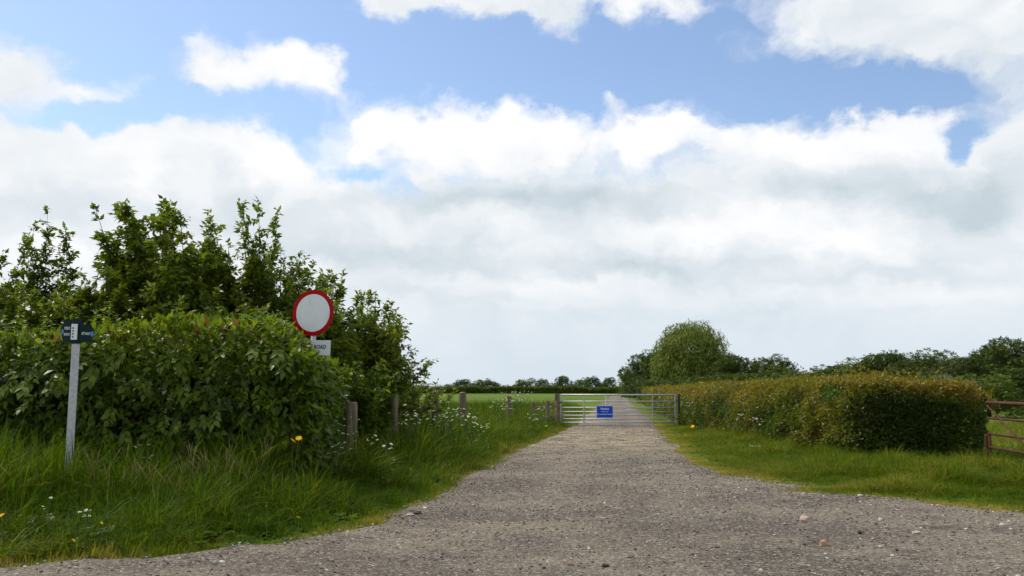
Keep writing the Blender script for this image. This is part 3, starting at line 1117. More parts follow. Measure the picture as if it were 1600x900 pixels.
def right_hedge():
    g = np.random.default_rng(41)
    root = tag(empty('hedge', (8, 16.4, 0)), 'clipped hedge with rusty orange new growth running along the right verge', 'hedge')
    W, H = 2.75, 1.56

    def shift(y):
        return 6.75 + np.clip(y - 33, 0, None) * .127

    def block(n, y0, y1, size, faces, tm, nm, first):
        face = g.choice(3, n, p=faces)
        yy, u, v_ = y0 + (y1 - y0) * g.uniform(0, 1, n), g.uniform(0, 1, n), g.uniform(0, 1, n)
        x0 = shift(yy)
        P_, O = np.zeros((n, 3)), np.zeros((n, 3))
        f = face == 0
        P_[f] = np.stack([x0[f], yy[f], H * v_[f]], -1); O[f] = (-1, 0, 0)
        f = face == 1
        P_[f] = np.stack([x0[f] + W * u[f], yy[f], np.full(f.sum(), H)], -1); O[f] = (0, 0, 1)
        f = face == 2
        P_[f] = np.stack([x0[f] + W * u[f], np.full(f.sum(), y0), H * v_[f]], -1); O[f] = (0, -1, 0)
        z = P_[:, 2].copy()
        bil = fbm(P_[:, 0] * 1.1, P_[:, 1] * .9 + z, z * 1.3, 4) - .5
        P_ += O * (bil * np.where(face == 1, .36, .78))[:, None]
        sh = np.clip((z - 1.05) / .6, 0, 1) ** 2 * .35
        P_[:, 0] += np.where(face == 0, sh, 0)
        P_[:, 1] += np.where(face == 2, sh * .6, 0)
        # rounded corner towards the track and the far side of the end
        if first:
            for cx, sgn in ((x0, 1), (x0 + W, -1)):
                q = np.clip(1 - sgn * (P_[:, 0] - cx) / .9, 0, 1)
                P_[:, 1] += np.where(face == 2, q ** 2 * .8, 0)
                e = np.clip(1 - (P_[:, 1] - y0) / .7, 0, 1)
                P_[:, 0] += np.where(face == 0, e ** 2 * .35, 0)
            P_[:, 2] -= np.where(face == 1, np.clip((P_[:, 0] - 8.3) / 1.2, 0, 1) ** 2 * .30 + np.clip(1 - (P_[:, 1] - y0) / .5, 0, 1) ** 2 * .2, 0)
            P_[:, 1] += np.where(face == 2, np.clip(.5 - z, 0, 1) * .3, 0)
        P_ -= O * (np.abs(g.normal(0, .14, n)) - .07)[:, None]
        P_[:, 2] -= np.clip(P_[:, 1] - 26, 0, 12) * .008 * (z / H)
        # loose shoots above the top
        shoot = (face == 1) & (g.uniform(0, 1, n) < .16)
        P_[:, 2] += np.where(shoot, g.uniform(0, .24, n) * (fbm(P_[:, 0] * 5, P_[:, 1] * 5, 1, 2) > .5), 0)
        D = norm(O * .7 + g.normal(0, .6, (n, 3)) + np.array([0, 0, .15]))
        N = norm(O * .5 + np.array([0, 0, .7]) + g.normal(0, .5, (n, 3)))
        pt = fbm(P_[:, 1] * .5 + P_[:, 0] * .3, P_[:, 2] * .9, 3, 3)
        pt2 = fbm(P_[:, 1] * .23 + 7, P_[:, 2] * .5, 9, 2)
        hi = np.clip((P_[:, 2] - .85) / .6, 0, 1)
        endf = (face == 2) | ((face == 0) & (P_[:, 1] < y0 + .8) & first)
        wr = np.clip(.06 + .66 * hi + (pt - .5) * 1.5, 0, 1) * g.uniform(.3, 1.15, n)
        wo_ = np.clip(.60 + .4 * hi + (pt2 - .5) * 2.0, 0, 1) * g.uniform(.6, 1.1, n)
        if first:
            along_ = np.where(face == 2, 0, np.clip((P_[:, 1] - y0 - .5) / 2.2 + (pt2 - .5) * 1.5, 0, 1))
            k = np.maximum(along_, np.clip((P_[:, 2] - 1.12 + (pt - .5) * .8) / .4, 0, 1))
            wr, wo_ = wr * k, wo_ * np.maximum(k, .08)
        c = tones(n, G_DEEP, g)
        co, cr = tones(n, G_OLIVE, g), tones(n, G_RUST, g)
        c = c * (1 - wo_[:, None]) + co * wo_[:, None]
        wr = np.clip(wr, 0, .9)[:, None]
        c = c * (1 - wr) + cr * wr
        ivy = (face == 0) & (fbm(P_[:, 1] * .9, P_[:, 2] * 1.2, 14, 2) > .69)
        c[ivy] = tones(int(ivy.sum()), [(.045, .085, .008), (.085, .14, .014)], g)
        leaves(nm, P_ - np.array(root.location), D, N, size * g.uniform(.7, 1.3, n), c, tm, M['leaf'], root)

    block(46000, 16.2, 24, .075, [.40, .30, .30], LEAF, 'foliage', True)
    block(26000, 24, 40, .085, [.6, .4, 0], LEAF, 'foliage', False)
    block(9000, 40, 95, .26, [.55, .45, 0], CLUMP, 'foliage', False)
    mb = MB()  # dark sheets added inside as a core, standing in for the hedge's inner shade
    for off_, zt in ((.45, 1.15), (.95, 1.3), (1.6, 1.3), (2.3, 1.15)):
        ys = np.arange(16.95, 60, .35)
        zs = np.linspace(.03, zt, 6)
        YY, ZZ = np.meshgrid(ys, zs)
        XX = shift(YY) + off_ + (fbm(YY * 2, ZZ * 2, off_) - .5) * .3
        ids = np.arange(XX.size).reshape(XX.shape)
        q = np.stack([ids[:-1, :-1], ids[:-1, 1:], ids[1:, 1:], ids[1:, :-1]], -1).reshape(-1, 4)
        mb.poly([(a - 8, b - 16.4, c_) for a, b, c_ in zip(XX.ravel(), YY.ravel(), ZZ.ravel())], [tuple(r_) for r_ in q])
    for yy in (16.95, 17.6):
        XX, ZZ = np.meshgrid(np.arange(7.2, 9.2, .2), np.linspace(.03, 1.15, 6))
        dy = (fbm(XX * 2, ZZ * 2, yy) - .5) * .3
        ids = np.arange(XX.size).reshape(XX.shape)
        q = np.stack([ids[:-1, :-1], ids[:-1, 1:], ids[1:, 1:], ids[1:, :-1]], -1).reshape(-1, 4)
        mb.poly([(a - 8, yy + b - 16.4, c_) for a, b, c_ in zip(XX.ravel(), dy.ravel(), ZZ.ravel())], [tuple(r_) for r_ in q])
    tag(mb.build('shade_core', M['twig'], root), kind='stuff')
    mb = MB()
    for i in range(46):
        bx, by = g.uniform(7.0, 9.2), 16.75 + abs(g.normal(0, 2.5))
        dx, dy = g.normal(0, .12), g.normal(0, .12)
        mb.tube([(bx + dx * k - 8 + g.normal(0, .03), by + dy * k - 16.4, GZ + .36 * k) for k in range(5)], [.022, .018, .015, .01, .005], 5)
    tag(mb.build('stems', M['bark'], root), kind='stuff')


right_hedge()


# ------------------------------------------------------------------ trees grown shoot by shoot
def grow(name, label, base, tips, cat='tree', group=None, leaf=.075, trunk_r=.05, fork=.35, stops=G_HEDGE, tone=.5, dens=1.0, extra=2, depth=.8, twig=.42, seed=0, droop=0.0, tmpl=LEAF, jit=.42):
    g = np.random.default_rng(1000 + seed)
    rd = random.Random(seed)
    root = tag(empty(name, base), label, cat, group)
    B = Vector(base)
    tips = [Vector(t) for t in tips]
    for t in tips: t.y += rd.uniform(-depth, depth)
    topz = max(t.z for t in tips)
    mid = sum((t for t in tips), Vector()) / len(tips)
    full = list(tips)
    for t in tips:
        for _ in range(extra):
            q = t.lerp(Vector((B.x, B.y, max(B.z + .6, (B.z + topz) * .38))), rd.uniform(.15, .6))
            q += Vector((rd.gauss(0, jit), rd.gauss(0, .35), rd.gauss(0, .2)))
            q.z = max(q.z, .35)
            full.append(q)
    mb = MB()
    ftop = Vector((B.x * .75 + mid.x * .25, B.y, B.z + (topz - B.z) * .62))
    trunk = [B + Vector((0, 0, GZ)), B.lerp(ftop, .35) + Vector((rd.gauss(0, .03), 0, 0)), B.lerp(ftop, .7) + Vector((rd.gauss(0, .05), 0, 0)), ftop]
    mb.tube([p - B for p in trunk], [trunk_r, trunk_r * .82, trunk_r * .6, trunk_r * .3], 7)
    LP, LD, LS, LT = [], [], [], []

    def along(p0, p1, p2, t):
        return p0 * (1 - t) ** 2 + p1 * 2 * t * (1 - t) + p2 * t * t

    def put(p, d, sc, tn):
        LP.append(p); LD.append(d); LS.append(sc); LT.append(tn)

    for t in full:
        f = min(.92, max(fork * .5, rd.uniform(fork, 1.0) * (t.z - B.z) / (topz - B.z) * .85))
        k = f * 3
        i = min(2, int(k))
        s0 = trunk[i].lerp(trunk[i + 1], k - i)
        L = (t - s0).length
        c1 = s0.lerp(t, .5) + Vector((rd.gauss(0, .07 * L), rd.gauss(0, .07 * L), -.10 * L + droop * L))
        seg = [along(s0, c1, t, q / 6) for q in range(7)]
        r0 = max(.005, trunk_r * .30 * min(1, L / 2))
        mb.tube([p - B for p in seg], [r0 * (1 - .85 * q / 6) + .0015 for q in range(7)], 5, False)
        nt = max(3, int(L * 11 * dens))
        for j in range(nt):
            q = rd.uniform(.25, 1) if j else 1.0
            p = along(s0, c1, t, q)
            d = (along(s0, c1, t, min(1, q + .05)) - along(s0, c1, t, q - .05)).normalized()
            a = Vector((rd.gauss(0, 1), rd.gauss(0, 1), rd.gauss(.25, .7))).normalized()
            td = (d * .7 + a * 1.05).normalized() if j else d
            tl = twig * rd.uniform(.45, 1.1) * (1.25 - .6 * q)
            e = p + td * tl + Vector((0, 0, -.12 * tl))
            mb.tube([p - B, p.lerp(e, .5) - B + Vector((0, 0, .02)), e - B], [.0045, .0035, .0015], 3, False)
            nl = max(8, int(tl * 66))
            tn = rd.gauss(.06, .20)
            for m_ in range(nl):
                h = (m_ + rd.random()) / nl
                lp = p.lerp(e, h) + Vector((rd.gauss(0, .018), rd.gauss(0, .018), rd.gauss(0, .018)))
                ld = (td * .55 + Vector((rd.gauss(0, .75), rd.gauss(0, .75), rd.gauss(-.25, .5)))).normalized()
                put(tuple(lp - B), tuple(ld), leaf * rd.uniform(.7, 1.4), tn)
    n = len(LP)
    c = tones(n, stops, g, tone + np.array(LT) + g.normal(0, .15, n))
    N = norm(np.array([0, 0, 1.0]) + g.normal(0, .55, (n, 3)))
    mb.build('trunk', M['bark'], root, True)
    leaves('crown', np.array(LP), np.array(LD), N, np.array(LS), c, tmpl, M['leaf'], root)
    return root


def px_tips(rows, Y):
    return [at(a, b, Y) for a, b in rows]


def base_at(px, Y):
    p = at(px, 700, Y)
    return (p.x, Y, 0)


G_MAPLE = [(0.052, 0.084, 0.007), (0.10, 0.150, 0.011), (0.165, 0.215, 0.018), (0.225, 0.26, 0.028)]
G_LIGHT = [(0.095, 0.135, 0.009), (0.165, 0.21, 0.015), (0.23, 0.27, 0.026)]
LT_ = 'trees behind the left hedge'
grow('tree', 'dark tree cut by the left edge behind the hedge', base_at(-70, 15.5),
     px_tips([(-6, 385), (5, 400), (12, 425), (-30, 375), (-60, 380), (-110, 420), (15, 455), (0, 440), (-30, 430), (-80, 430)], 15.5), group=LT_, twig=.32, leaf=.105, stops=G_MAPLE, tone=.4, dens=1.2, extra=4, seed=1)
grow('sapling', 'thin sparse sapling with a bare leaning stem near the left edge', base_at(80, 15.5),
     px_tips([(68, 332), (46, 358), (47, 380), (52, 390), (98, 366), (104, 392), (62, 400), (96, 405), (75, 370)], 15.5), group=LT_, leaf=.10, trunk_r=.03, fork=.8, stops=G_MAPLE, tone=.35, dens=1.0, extra=0, depth=.15, twig=.30, seed=2)
grow('tree', 'broad many-limbed tree rising tallest above the left hedge', base_at(255, 15.5),
     px_tips([(173, 354), (190, 336), (208, 330), (250, 326), (262, 348), (285, 352), (308, 358), (188, 402), (192, 420), (230, 380), (270, 400), (300, 405), (328, 392), (335, 420), (318, 372), (250, 440), (200, 462), (170, 440), (295, 450), (225, 345), (320, 440), (180, 480)], 15.5),
     group=LT_, leaf=.118, trunk_r=.075, stops=G_MAPLE, tone=.5, dens=1.3, extra=4, twig=.5, seed=3)
grow('tree', 'airy tree with upright shoots left of the round sign', base_at(405, 16.2),
     px_tips([(338, 375), (346, 356), (381, 336), (395, 352), (421, 341), (436, 352), (424, 388), (458, 398), (476, 420), (482, 446), (398, 420), (360, 432), (440, 450), (385, 465), (345, 412), (455, 480)], 16.2),
     group=LT_, leaf=.10, trunk_r=.06, stops=G_MAPLE, tone=.44, dens=.95, extra=3, twig=.46, seed=4)
grow('tree', 'small tree with upright tips just behind the round sign', base_at(515, 16.0),
     px_tips([(500, 434), (514, 452), (524, 442), (547, 463), (496, 470), (478, 476), (534, 492), (505, 520), (550, 510), (470, 520), (530, 550)], 16.0),
     group=LT_, leaf=.105, trunk_r=.05, stops=G_MAPLE, tone=.52, dens=1.3, extra=5, seed=5)
grow('tree', 'light green bushy tree right of the round sign', base_at(575, 17.0),
     px_tips([(562, 478), (582, 470), (604, 484), (616, 502), (630, 514), (600, 522), (622, 552), (634, 560), (606, 590), (572, 540), (592, 562), (560, 510), (618, 580), (550, 580), (580, 610), (535, 600), (600, 630)], 17.0),
     group=LT_, leaf=.088, trunk_r=.05, fork=.15, stops=G_LIGHT, tone=.34, dens=1.3, extra=5, depth=.6, twig=.42, seed=6)
grow('bush', 'low spreading bush above the leaning fence posts', base_at(628, 19.0),
     px_tips([(640, 602), (664, 594), (678, 606), (655, 612), (630, 616), (612, 610), (640, 590), (600, 622)], 19.0), 'bush', leaf=.09, trunk_r=.03, fork=.1, stops=G_LIGHT, tone=.3, dens=1.2, depth=.4, twig=.3, seed=7)
grow('bush', 'dark dense bush at the hedge end below the white plate', base_at(530, 14.6),
     px_tips([(515, 565), (540, 560), (565, 575), (580, 600), (550, 605), (525, 600), (500, 585), (570, 625), (540, 630), (510, 630), (535, 590), (560, 610)], 14.6), 'bush',
     leaf=.10, trunk_r=.04, fork=.1, stops=G_HEDGE, tone=.32, dens=1.5, extra=4, depth=.55, twig=.34, seed=8)
grow('bush', 'yellow green bush behind the hedge at the far left', base_at(60, 14.6),
     px_tips([(5, 458), (40, 462), (70, 468), (100, 458), (125, 460), (20, 475), (60, 480), (105, 480), (-30, 450), (140, 480)], 14.6), 'bush',
     leaf=.105, trunk_r=.05, fork=.2, stops=G_LIGHT, tone=.32, dens=1.3, extra=4, depth=.5, seed=9)
grow('bush', 'bush with pale tips between the sapling and the tallest tree', base_at(155, 14.8),
     px_tips([(150, 425), (135, 445), (168, 445), (178, 435), (195, 455), (150, 460), (122, 470), (180, 475), (210, 485), (165, 485)], 14.8), 'bush',
     leaf=.105, trunk_r=.045, fork=.2, stops=G_LIGHT, tone=.28, dens=1.2, extra=4, depth=.5, seed=10)
grow('bush', 'green bush filling the gap behind the hedge below the tallest tree', base_at(300, 14.4),
     px_tips([(235, 460), (270, 455), (305, 470), (340, 470), (375, 485), (250, 490), (300, 490), (350, 500), (400, 500), (430, 505)], 14.4), 'bush',
     leaf=.105, trunk_r=.045, fork=.2, stops=G_MAPLE, tone=.45, dens=1.1, extra=4, depth=.5, seed=11)

# ------------------------------------------------------------------ trees and woods beyond
FAR_STOPS = {
    'dark': [(0.034, 0.056, 0.011), (0.060, 0.090, 0.016), (0.095, 0.130, 0.024)],
    'mid': [(0.055, 0.085, 0.012), (0.090, 0.128, 0.018), (0.130, 0.170, 0.028)],
    'grey': [(0.055, 0.076, 0.020), (0.082, 0.108, 0.028), (0.11, 0.14, 0.038)],
    'willow': [(0.115, 0.15, 0.022), (0.155, 0.195, 0.032), (0.195, 0.235, 0.045)],
    'blossom': [(0.045, 0.070, 0.022), (0.16, 0.17, 0.10), (0.46, 0.45, 0.38)],
}


def crown_mesh(form, stops, n, size, seed):
    """a crown of unit height and unit width built of leaf sprays on lobes"""
    g = np.random.default_rng(seed)
    lobes = []
    if form == 'round':
        for i in range(20):
            a, h = g.uniform(0, 6.28), g.uniform(.12, .86)
            r = .36 * math.sin(math.pi * min(.96, .22 + h * .72)) * g.uniform(.4, 1.1)
            lobes.append((r * math.cos(a), r * math.sin(a), h, g.uniform(.11, .20)))
    elif form == 'bush':
        for i in range(18):
            a, h = g.uniform(0, 6.28), g.uniform(.05, .80)
            r = .42 * math.sqrt(max(.05, 1 - h ** 2)) * g.uniform(.2, 1)
            lobes.append((r * math.cos(a), r * math.sin(a), h, g.uniform(.12, .22)))
    elif form == 'spire':
        for i in range(22):
            h = (i + .5) / 22
            a = i * 2.4
            r = .34 * (1 - h) * g.uniform(.35, 1.1)
            lobes.append((r * math.cos(a), r * math.sin(a), .10 + h * .88, .03 + .15 * (1 - h) * g.uniform(.6, 1.1)))
    elif form == 'dome':
        for i in range(90):                               # an even, full dome with hanging skirts
            a, q = i * 2.39996, math.sqrt((i + .5) / 90)
            r = .43 * q * g.uniform(.92, 1.06)
            top_h = .10 + .80 * math.sqrt(max(0, 1 - (q * .97) ** 3.8))
            for h in (top_h, top_h * g.uniform(.45, .8)):
                lobes.append((r * math.cos(a), r * math.sin(a), h * g.uniform(.86, 1.04), g.uniform(.06, .12)))
    lobes = np.array(lobes)
    wt = lobes[:, 3] ** 2
    pick = g.choice(len(lobes), n, p=wt / wt.sum())
    o = norm(g.normal(0, 1, (n, 3)))
    rad = lobes[pick, 3] * g.uniform(.45, 1.0, n) ** .5 * np.where(g.uniform(0, 1, n) < .08, 1.25, 1)
    P_ = lobes[pick, :3] + o * rad[:, None] * np.array([1, 1, 1.05])
    P_[:, 2] = np.clip(P_[:, 2], .0, 1.03)
    tn = np.clip(.5 + g.normal(0, .16, n) + (g.uniform(-.22, .22, len(lobes)))[pick], 0, 1)
    c = tones(n, stops, g, tn)
    D = norm(o + g.normal(0, .6, (n, 3)))
    if form == 'dome':
        D = norm(o * .35 + np.array([0, 0, -.75]) + g.normal(0, .25, (n, 3)))
    N = norm(o * .6 + np.array([0, 0, .6]) + g.normal(0, .4, (n, 3)))
    return leaves('crown', P_, D, N, size * g.uniform(.6, 1.3, n), c, LEAF_SLIM if form == 'dome' else CLUMP, M['leaf_far'], False)


def wood_mesh(form, seed):
    g = np.random.default_rng(seed + 77)
    mb = MB()
    top = .9 if form == 'spire' else .62
    mb.tube([(0, 0, -.03), (g.normal(0, .01), g.normal(0, .01), top * .5), (g.normal(0, .02), g.normal(0, .02), top)], [.028, .02, .008], 6)
    for i in range(9):
        h = g.uniform(.14, .55)
        a = i * 2.4 + g.normal(0, .3)
        r = g.uniform(.18, .32)
        mb.tube([(0, 0, h), (r * .5 * math.cos(a), r * .5 * math.sin(a), h + .1), (r * math.cos(a), r * math.sin(a), h + .24)], [.011, .008, .003], 4, False)
    return mb.mesh('trunk', M['bark'], True)


CROWN = {}
for key, form, st, n_, size in (('round_dark', 'round', 'dark', 2600, .060), ('round_mid', 'round', 'mid', 2600, .060), ('round_grey', 'round', 'grey', 2400, .060),
                                ('round_dark2', 'round', 'dark', 2600, .058), ('round_mid2', 'round', 'mid', 2400, .064),
                                ('bush_dark', 'bush', 'dark', 2600, .060), ('bush_mid', 'bush', 'mid', 2600, .060), ('bush_grey', 'bush', 'grey', 2400, .060), ('spire', 'spire', 'dark', 1700, .060),
                                ('willow', 'dome', 'willow', 34000, .044), ('blossom', 'bush', 'blossom', 2400, .055)):
    CROWN[key] = (crown_mesh(form, FAR_STOPS[st], n_, size, hash(form) % 1 + len(CROWN) * 13 + 5), wood_mesh(form, len(CROWN)))


def far_tree(key, px, top, Y, width, label, name='tree', cat='tree', group=None, zbase=GZ):
    """a tree of the given crown whose top reaches the given height; width in metres"""
    p = at(px, top, Y)
    H = p.z - zbase
    r = empty(name, (p.x, Y, zbase), random.uniform(0, 6.28))
    tag(r, label, cat, group)
    a = link('trunk', CROWN[key][1], r, None, None, (width, width, H))
    b = link('crown', CROWN[key][0], r, None, None, (width, width, H))
    b['kind'] = 'stuff'
    return r


ORD = ['first', 'second', 'third', 'fourth', 'fifth', 'sixth', 'seventh', 'eighth', 'ninth', 'tenth', 'eleventh', 'twelfth', 'thirteenth', 'fourteenth', 'fifteenth', 'sixteenth', 'seventeenth', 'eighteenth', 'nineteenth', 'twentieth', 'twenty first', 'twenty second']
# the line of trees across the far fields
rows = [(640, 600, 430, 14, 'bush_grey'), (664, 598, 420, 12, 'bush_mid'), (690, 601, 450, 14, 'bush_grey'), (706, 598, 400, 9, 'round_mid'), (722, 593, 380, 11, 'round_dark'), (744, 592, 370, 12, 'bush_mid'), (757, 591, 372, 9, 'round_mid2'), (772, 595, 370, 9, 'round_dark2'), (790, 601, 430, 14, 'bush_grey'),
        (808, 597, 380, 9, 'bush_dark'), (822, 590, 360, 11, 'round_mid'), (847, 591, 370, 9, 'round_dark2'), (862, 597, 375, 9, 'bush_mid'), (879, 588, 360, 11, 'round_dark'), (896, 595, 380, 10, 'bush_mid'), (910, 590, 365, 8, 'round_mid2'), (925, 587, 360, 10, 'round_dark2'), (940, 594, 370, 9, 'bush_dark'), (951, 590, 365, 8, 'round_dark'), (965, 601, 460, 14, 'bush_grey')]
for i, (px, tp, Y, wd, key) in enumerate(rows):
    far_tree(key, px, tp, Y, wd, 'far %s tree, %s from the left in the line across the fields' % ({'g': 'grey green', 'd': 'dark', 'm': 'green'}[key.split('_')[1][0]], ORD[i]), group='far trees across the fields')


def far_hedge(label, x0, x1, Y0_, Y1_, h, n, stops, seed, size, depth=3.0):
    g = np.random.default_rng(seed)
    u = g.uniform(0, 1, n)
    x, y = x0 + (x1 - x0) * u, Y0_ + (Y1_ - Y0_) * u
    hh = h * (.65 + .7 * fbm(x * .09, y * .05, seed, 3))
    z = hh * g.uniform(0, 1, n) ** .8
    P_ = np.stack([x + g.normal(0, .3, n), y + g.uniform(-.5, .5, n) * depth, z], -1)
    r = tag(empty('hedge', (x0, Y0_, 0)), label, 'hedge')
    leaves('foliage', P_ - np.array([x0, Y0_, 0]), norm(g.normal(0, 1, (n, 3))), norm(g.normal(0, .6, (n, 3)) + np.array([0, -.4, .7])), size * g.uniform(.6, 1.4, n), tones(n, stops, g), CLUMP, M['leaf_far'], r)
    mb = MB()
    k = max(8, int(abs(x1 - x0) / 6))
    for i in range(k):
        f = (i + .5) / k
        bx, by = (x1 - x0) * f, (Y1_ - Y0_) * f
        mb.tube([(bx, by, GZ), (bx + g.normal(0, .2), by, h * .4), (bx + g.normal(0, .4), by, h * .75)], [.09, .06, .02], 4)
    tag(mb.build('stems', M['bark'], r), kind='stuff')


far_hedge('long low dark hedge under the far trees across the fields', -60, 46, 352, 352, 2.5, 9000, FAR_STOPS['mid'], 3, 1.3)
far_hedge('thick dark hedge under the right hand wood', 14, 62, 92, 60, 2.7, 12000, FAR_STOPS['dark'], 4, .50, 4)

# trees beside the track beyond the gate
WG = 'trees along the right of the track'
for key, px, tp, Y, wd, lab in (
        ('round_mid', 990, 566, 150, 6.5, 'dark green tree overhanging the far end of the track'),
        ('round_dark', 1008, 556, 138, 7.5, 'round dark tree left of the pale willow'),
        ('bush_mid', 984, 586, 160, 6, 'low tree closest to the track far behind the gate'),
        ('round_dark2', 1030, 545, 128, 8.5, 'dark tree overlapping the left side of the pale willow'),
        ('bush_mid', 1042, 575, 118, 8, 'green bush at the left foot of the pale willow'),
        ('bush_dark', 1085, 578, 108, 9, 'dark bush at the foot of the pale willow'),
        ('round_dark', 1128, 560, 112, 7, 'dark tree at the right foot of the pale willow')):
    far_tree(key, px, tp, Y, wd, lab, group=WG)
far_tree('willow', 1077, 503, 114, 11.6, 'tall pale grey green willow with a domed crown', name='willow_tree')
# the young wood on the right
wood = [(1150, 556, 100, 5.5, 'round_dark'), (1163, 563, 96, 4, 'spire'), (1180, 558, 100, 4.5, 'spire'), (1196, 564, 96, 5, 'round_mid'), (1210, 553, 98, 5.0, 'round_dark2'),
        (1232, 570, 94, 6.5, 'bush_dark'), (1256, 568, 92, 6, 'bush_dark'), (1276, 575, 90, 5, 'bush_mid'), (1296, 570, 84, 5, 'round_mid'), (1318, 567, 82, 5, 'bush_mid'), (1345, 558, 82, 6, 'round_mid2'),
        (1368, 554, 80, 4.5, 'round_dark'), (1388, 551, 82, 4.5, 'round_mid'), (1412, 546, 80, 5, 'round_dark2'), (1432, 562, 74, 5, 'round_grey'), (1456, 545, 78, 5.5, 'round_mid'),
        (1476, 556, 72, 5, 'round_grey'), (1496, 549, 76, 5, 'round_mid2'), (1522, 546, 74, 4.2, 'spire'), (1538, 536, 74, 4.5, 'round_dark2'), (1552, 541, 70, 4, 'round_dark'), (1564, 535, 74, 3.8, 'spire')]
for i, (px, tp, Y, wd, key) in enumerate(wood):
    kind = {'round_dark': 'dark round', 'round_dark2': 'dark broad', 'round_mid': 'green round', 'round_mid2': 'green loose', 'round_grey': 'grey green', 'bush_dark': 'low dark', 'bush_mid': 'low green', 'spire': 'pointed dark'}[key]
    far_tree(key, px, tp, Y, wd * (1.15 if key == 'spire' else 1.4), '%s tree, %s from the left in the wood behind the right hedge' % (kind, ORD[i]), group='trees of the right hand wood')
for px, tp, Y, wd, key, lab in ((1592, 530, 66, 6.5, 'round_dark', 'tall dark tree at the right edge of the wood'), (1640, 536, 64, 7, 'round_mid', 'green tree just past the right edge of the picture'),
                                (1575, 560, 62, 6, 'bush_dark', 'low dark bush in front of the wood above the rusty gate'), (1690, 545, 62, 7, 'round_dark2', 'broad dark tree farthest right')):
    far_tree(key, px, tp, Y, wd, lab, group='trees of the right hand wood')
far_tree('blossom', 1480, 575, 46, 3.6, 'hawthorn bush with white blossom behind the right hedge', name='hawthorn_bush', cat='bush')
far_tree('bush_mid', 1540, 580, 44, 4.6, 'green bush right of the white blossom', name='bush', cat='bush')
far_tree('bush_mid', 1425, 583, 50, 4.2, 'green bush left of the white blossom', name='bush', cat='bush')


# ------------------------------------------------------------------ fence posts
def wooden_post(name, label, x, y, h, r, tilt, seed, group='fence posts on the left verge'):
    g = np.random.default_rng(seed)
    o = empty(name, (x, y, GZ))
    o.rotation_euler = (g.normal(0, .02), tilt, g.uniform(0, 6))
    n = 12
    vs, fs = [], []
    prof = 1 + g.normal(0, .045, n)
    for k, f in enumerate((-.08, .2, .45, .7, .9, .985, 1.0)):
        rr = r * (1.04 - .06 * f) * (1 if k < 5 else (.96 if k == 5 else .82))
        for i in range(n):
            a = 6.2832 * i / n
            q = rr * prof[i] * (1 + g.normal(0, .012))
            vs.append((q * math.cos(a), q * math.sin(a), h * f + (g.normal(0, .006) if k == 6 else 0)))
    for k in range(6):
        for i in range(n):
            fs.append((k * n + i, k * n + (i + 1) % n, (k + 1) * n + (i + 1) % n, (k + 1) * n + i))
    mb = MB()
    mb.poly(vs, fs)
    mb.build('shaft', M['post'], o)
    cap = MB()
    cap.poly(vs[6 * n:], [tuple(range(n))])
    cap.build('cut_top', M['cut'], o)
    return tag(o, label, 'post', group)


def b_cut(nb, p):
    wv = nb.node('ShaderNodeTexWave', wave_type='RINGS', rings_direction='Z')
    nb.put(wv.inputs['Vector'], objc(nb))
    wv.inputs['Scale'].default_value = 26
    wv.inputs['Distortion'].default_value = 3
    nb.put(p.inputs['Base Color'], nb.mix(wv.outputs['Fac'], (0.16, 0.115, 0.085), (0.30, 0.23, 0.17)))


M['cut'] = mat('end_grain', b_cut, 0.9, 0.1)
for lab, px, tp, Y, r, tilt, sd_ in (
        ('stout weathered fence post nearest the hedge end', 550, 628, 12.9, .095, .0, 1),
        ('slim tall fence post, second from the hedge', 617, 616, 16.0, .068, .03, 2),
        ('thick fence post, third from the hedge', 677, 611, 19.5, .10, -.015, 3),
        ('reddish fence post, fourth from the hedge', 725, 613, 23.0, .10, .02, 4),
        ('fence post half hidden by white cow parsley', 795, 619, 27.0, .085, -.02, 5)):
    p = at(px, tp, Y)
    wooden_post('fence_post', lab, p.x, Y, p.z - GZ, r, tilt, sd_)
# short run of old rails beside the gate
o = tag(empty('wooden_fence', (0.9, 30.5, GZ)), 'short weathered wooden rail fence left of the metal gate', 'fence')
for k, (fx, fy, hh) in enumerate(((-.15, -.4, 1.0), (.42, .75, 1.04), (.85, 1.9, 1.02))):
    mb = MB()
    mb.box((-.06, -.06, -.1), (.06, .06, hh), .012)
    mb.build('post', M['post'], o, loc=(fx, fy, 0), rot=(0, 0, .4))
for z0 in (.42, .80):
    mb = MB()
    a, b = Vector((-.15, -.4, z0)), Vector((.85, 1.9, z0 + .02))
    d = b - a
    Mx = Matrix.Translation(a) @ d.to_track_quat('X', 'Z').to_matrix().to_4x4()
    mb.box((0, -.10, -.045), (d.length, -.066, .045), 0, Mx)
    mb.build('rail', M['post'], o)

# ------------------------------------------------------------------ galvanised gate across the track
GY_ = 33.0
gl, gr = at(876, 617, GY_).x, at(1055, 617, GY_).x
o = tag(empty('metal_gate', ((gl + gr) / 2, GY_, 0)), 'wide galvanised seven bar gate closed across the gravel track', 'gate')
hw = (gr - gl) / 2
for i, (z, r) in enumerate(((1.215, .030), (.963, .022), (.72, .022), (.56, .021), (.415, .021), (.283, .021), (.14, .024))):
    mb = MB()
    mb.tube([(-hw, 0, z), (hw, 0, z)], r, 10)
    mb.build('bar', M['galv'], o, True)
for x_ in (-hw, -hw + .90, hw - .90, hw):
    mb = MB()
    rr = .024 if abs(x_) > hw - .01 else .017
    mb.box((x_ - rr, -.02, .11), (x_ + rr, .02, 1.24), .004)
    mb.build('upright', M['galv'], o)
mb = MB()
mb.tube([(hw - .02, -.03, 1.02), (hw + .10, -.03, 1.02)], .012, 6)
mb.tube([(hw - .02, -.03, .30), (hw + .10, -.03, .30)], .012, 6)
mb.build('hinges', M['dark'], o)
mb = MB()
mb.box((-hw - .09, -.035, .90), (-hw + .03, -.022, .95))
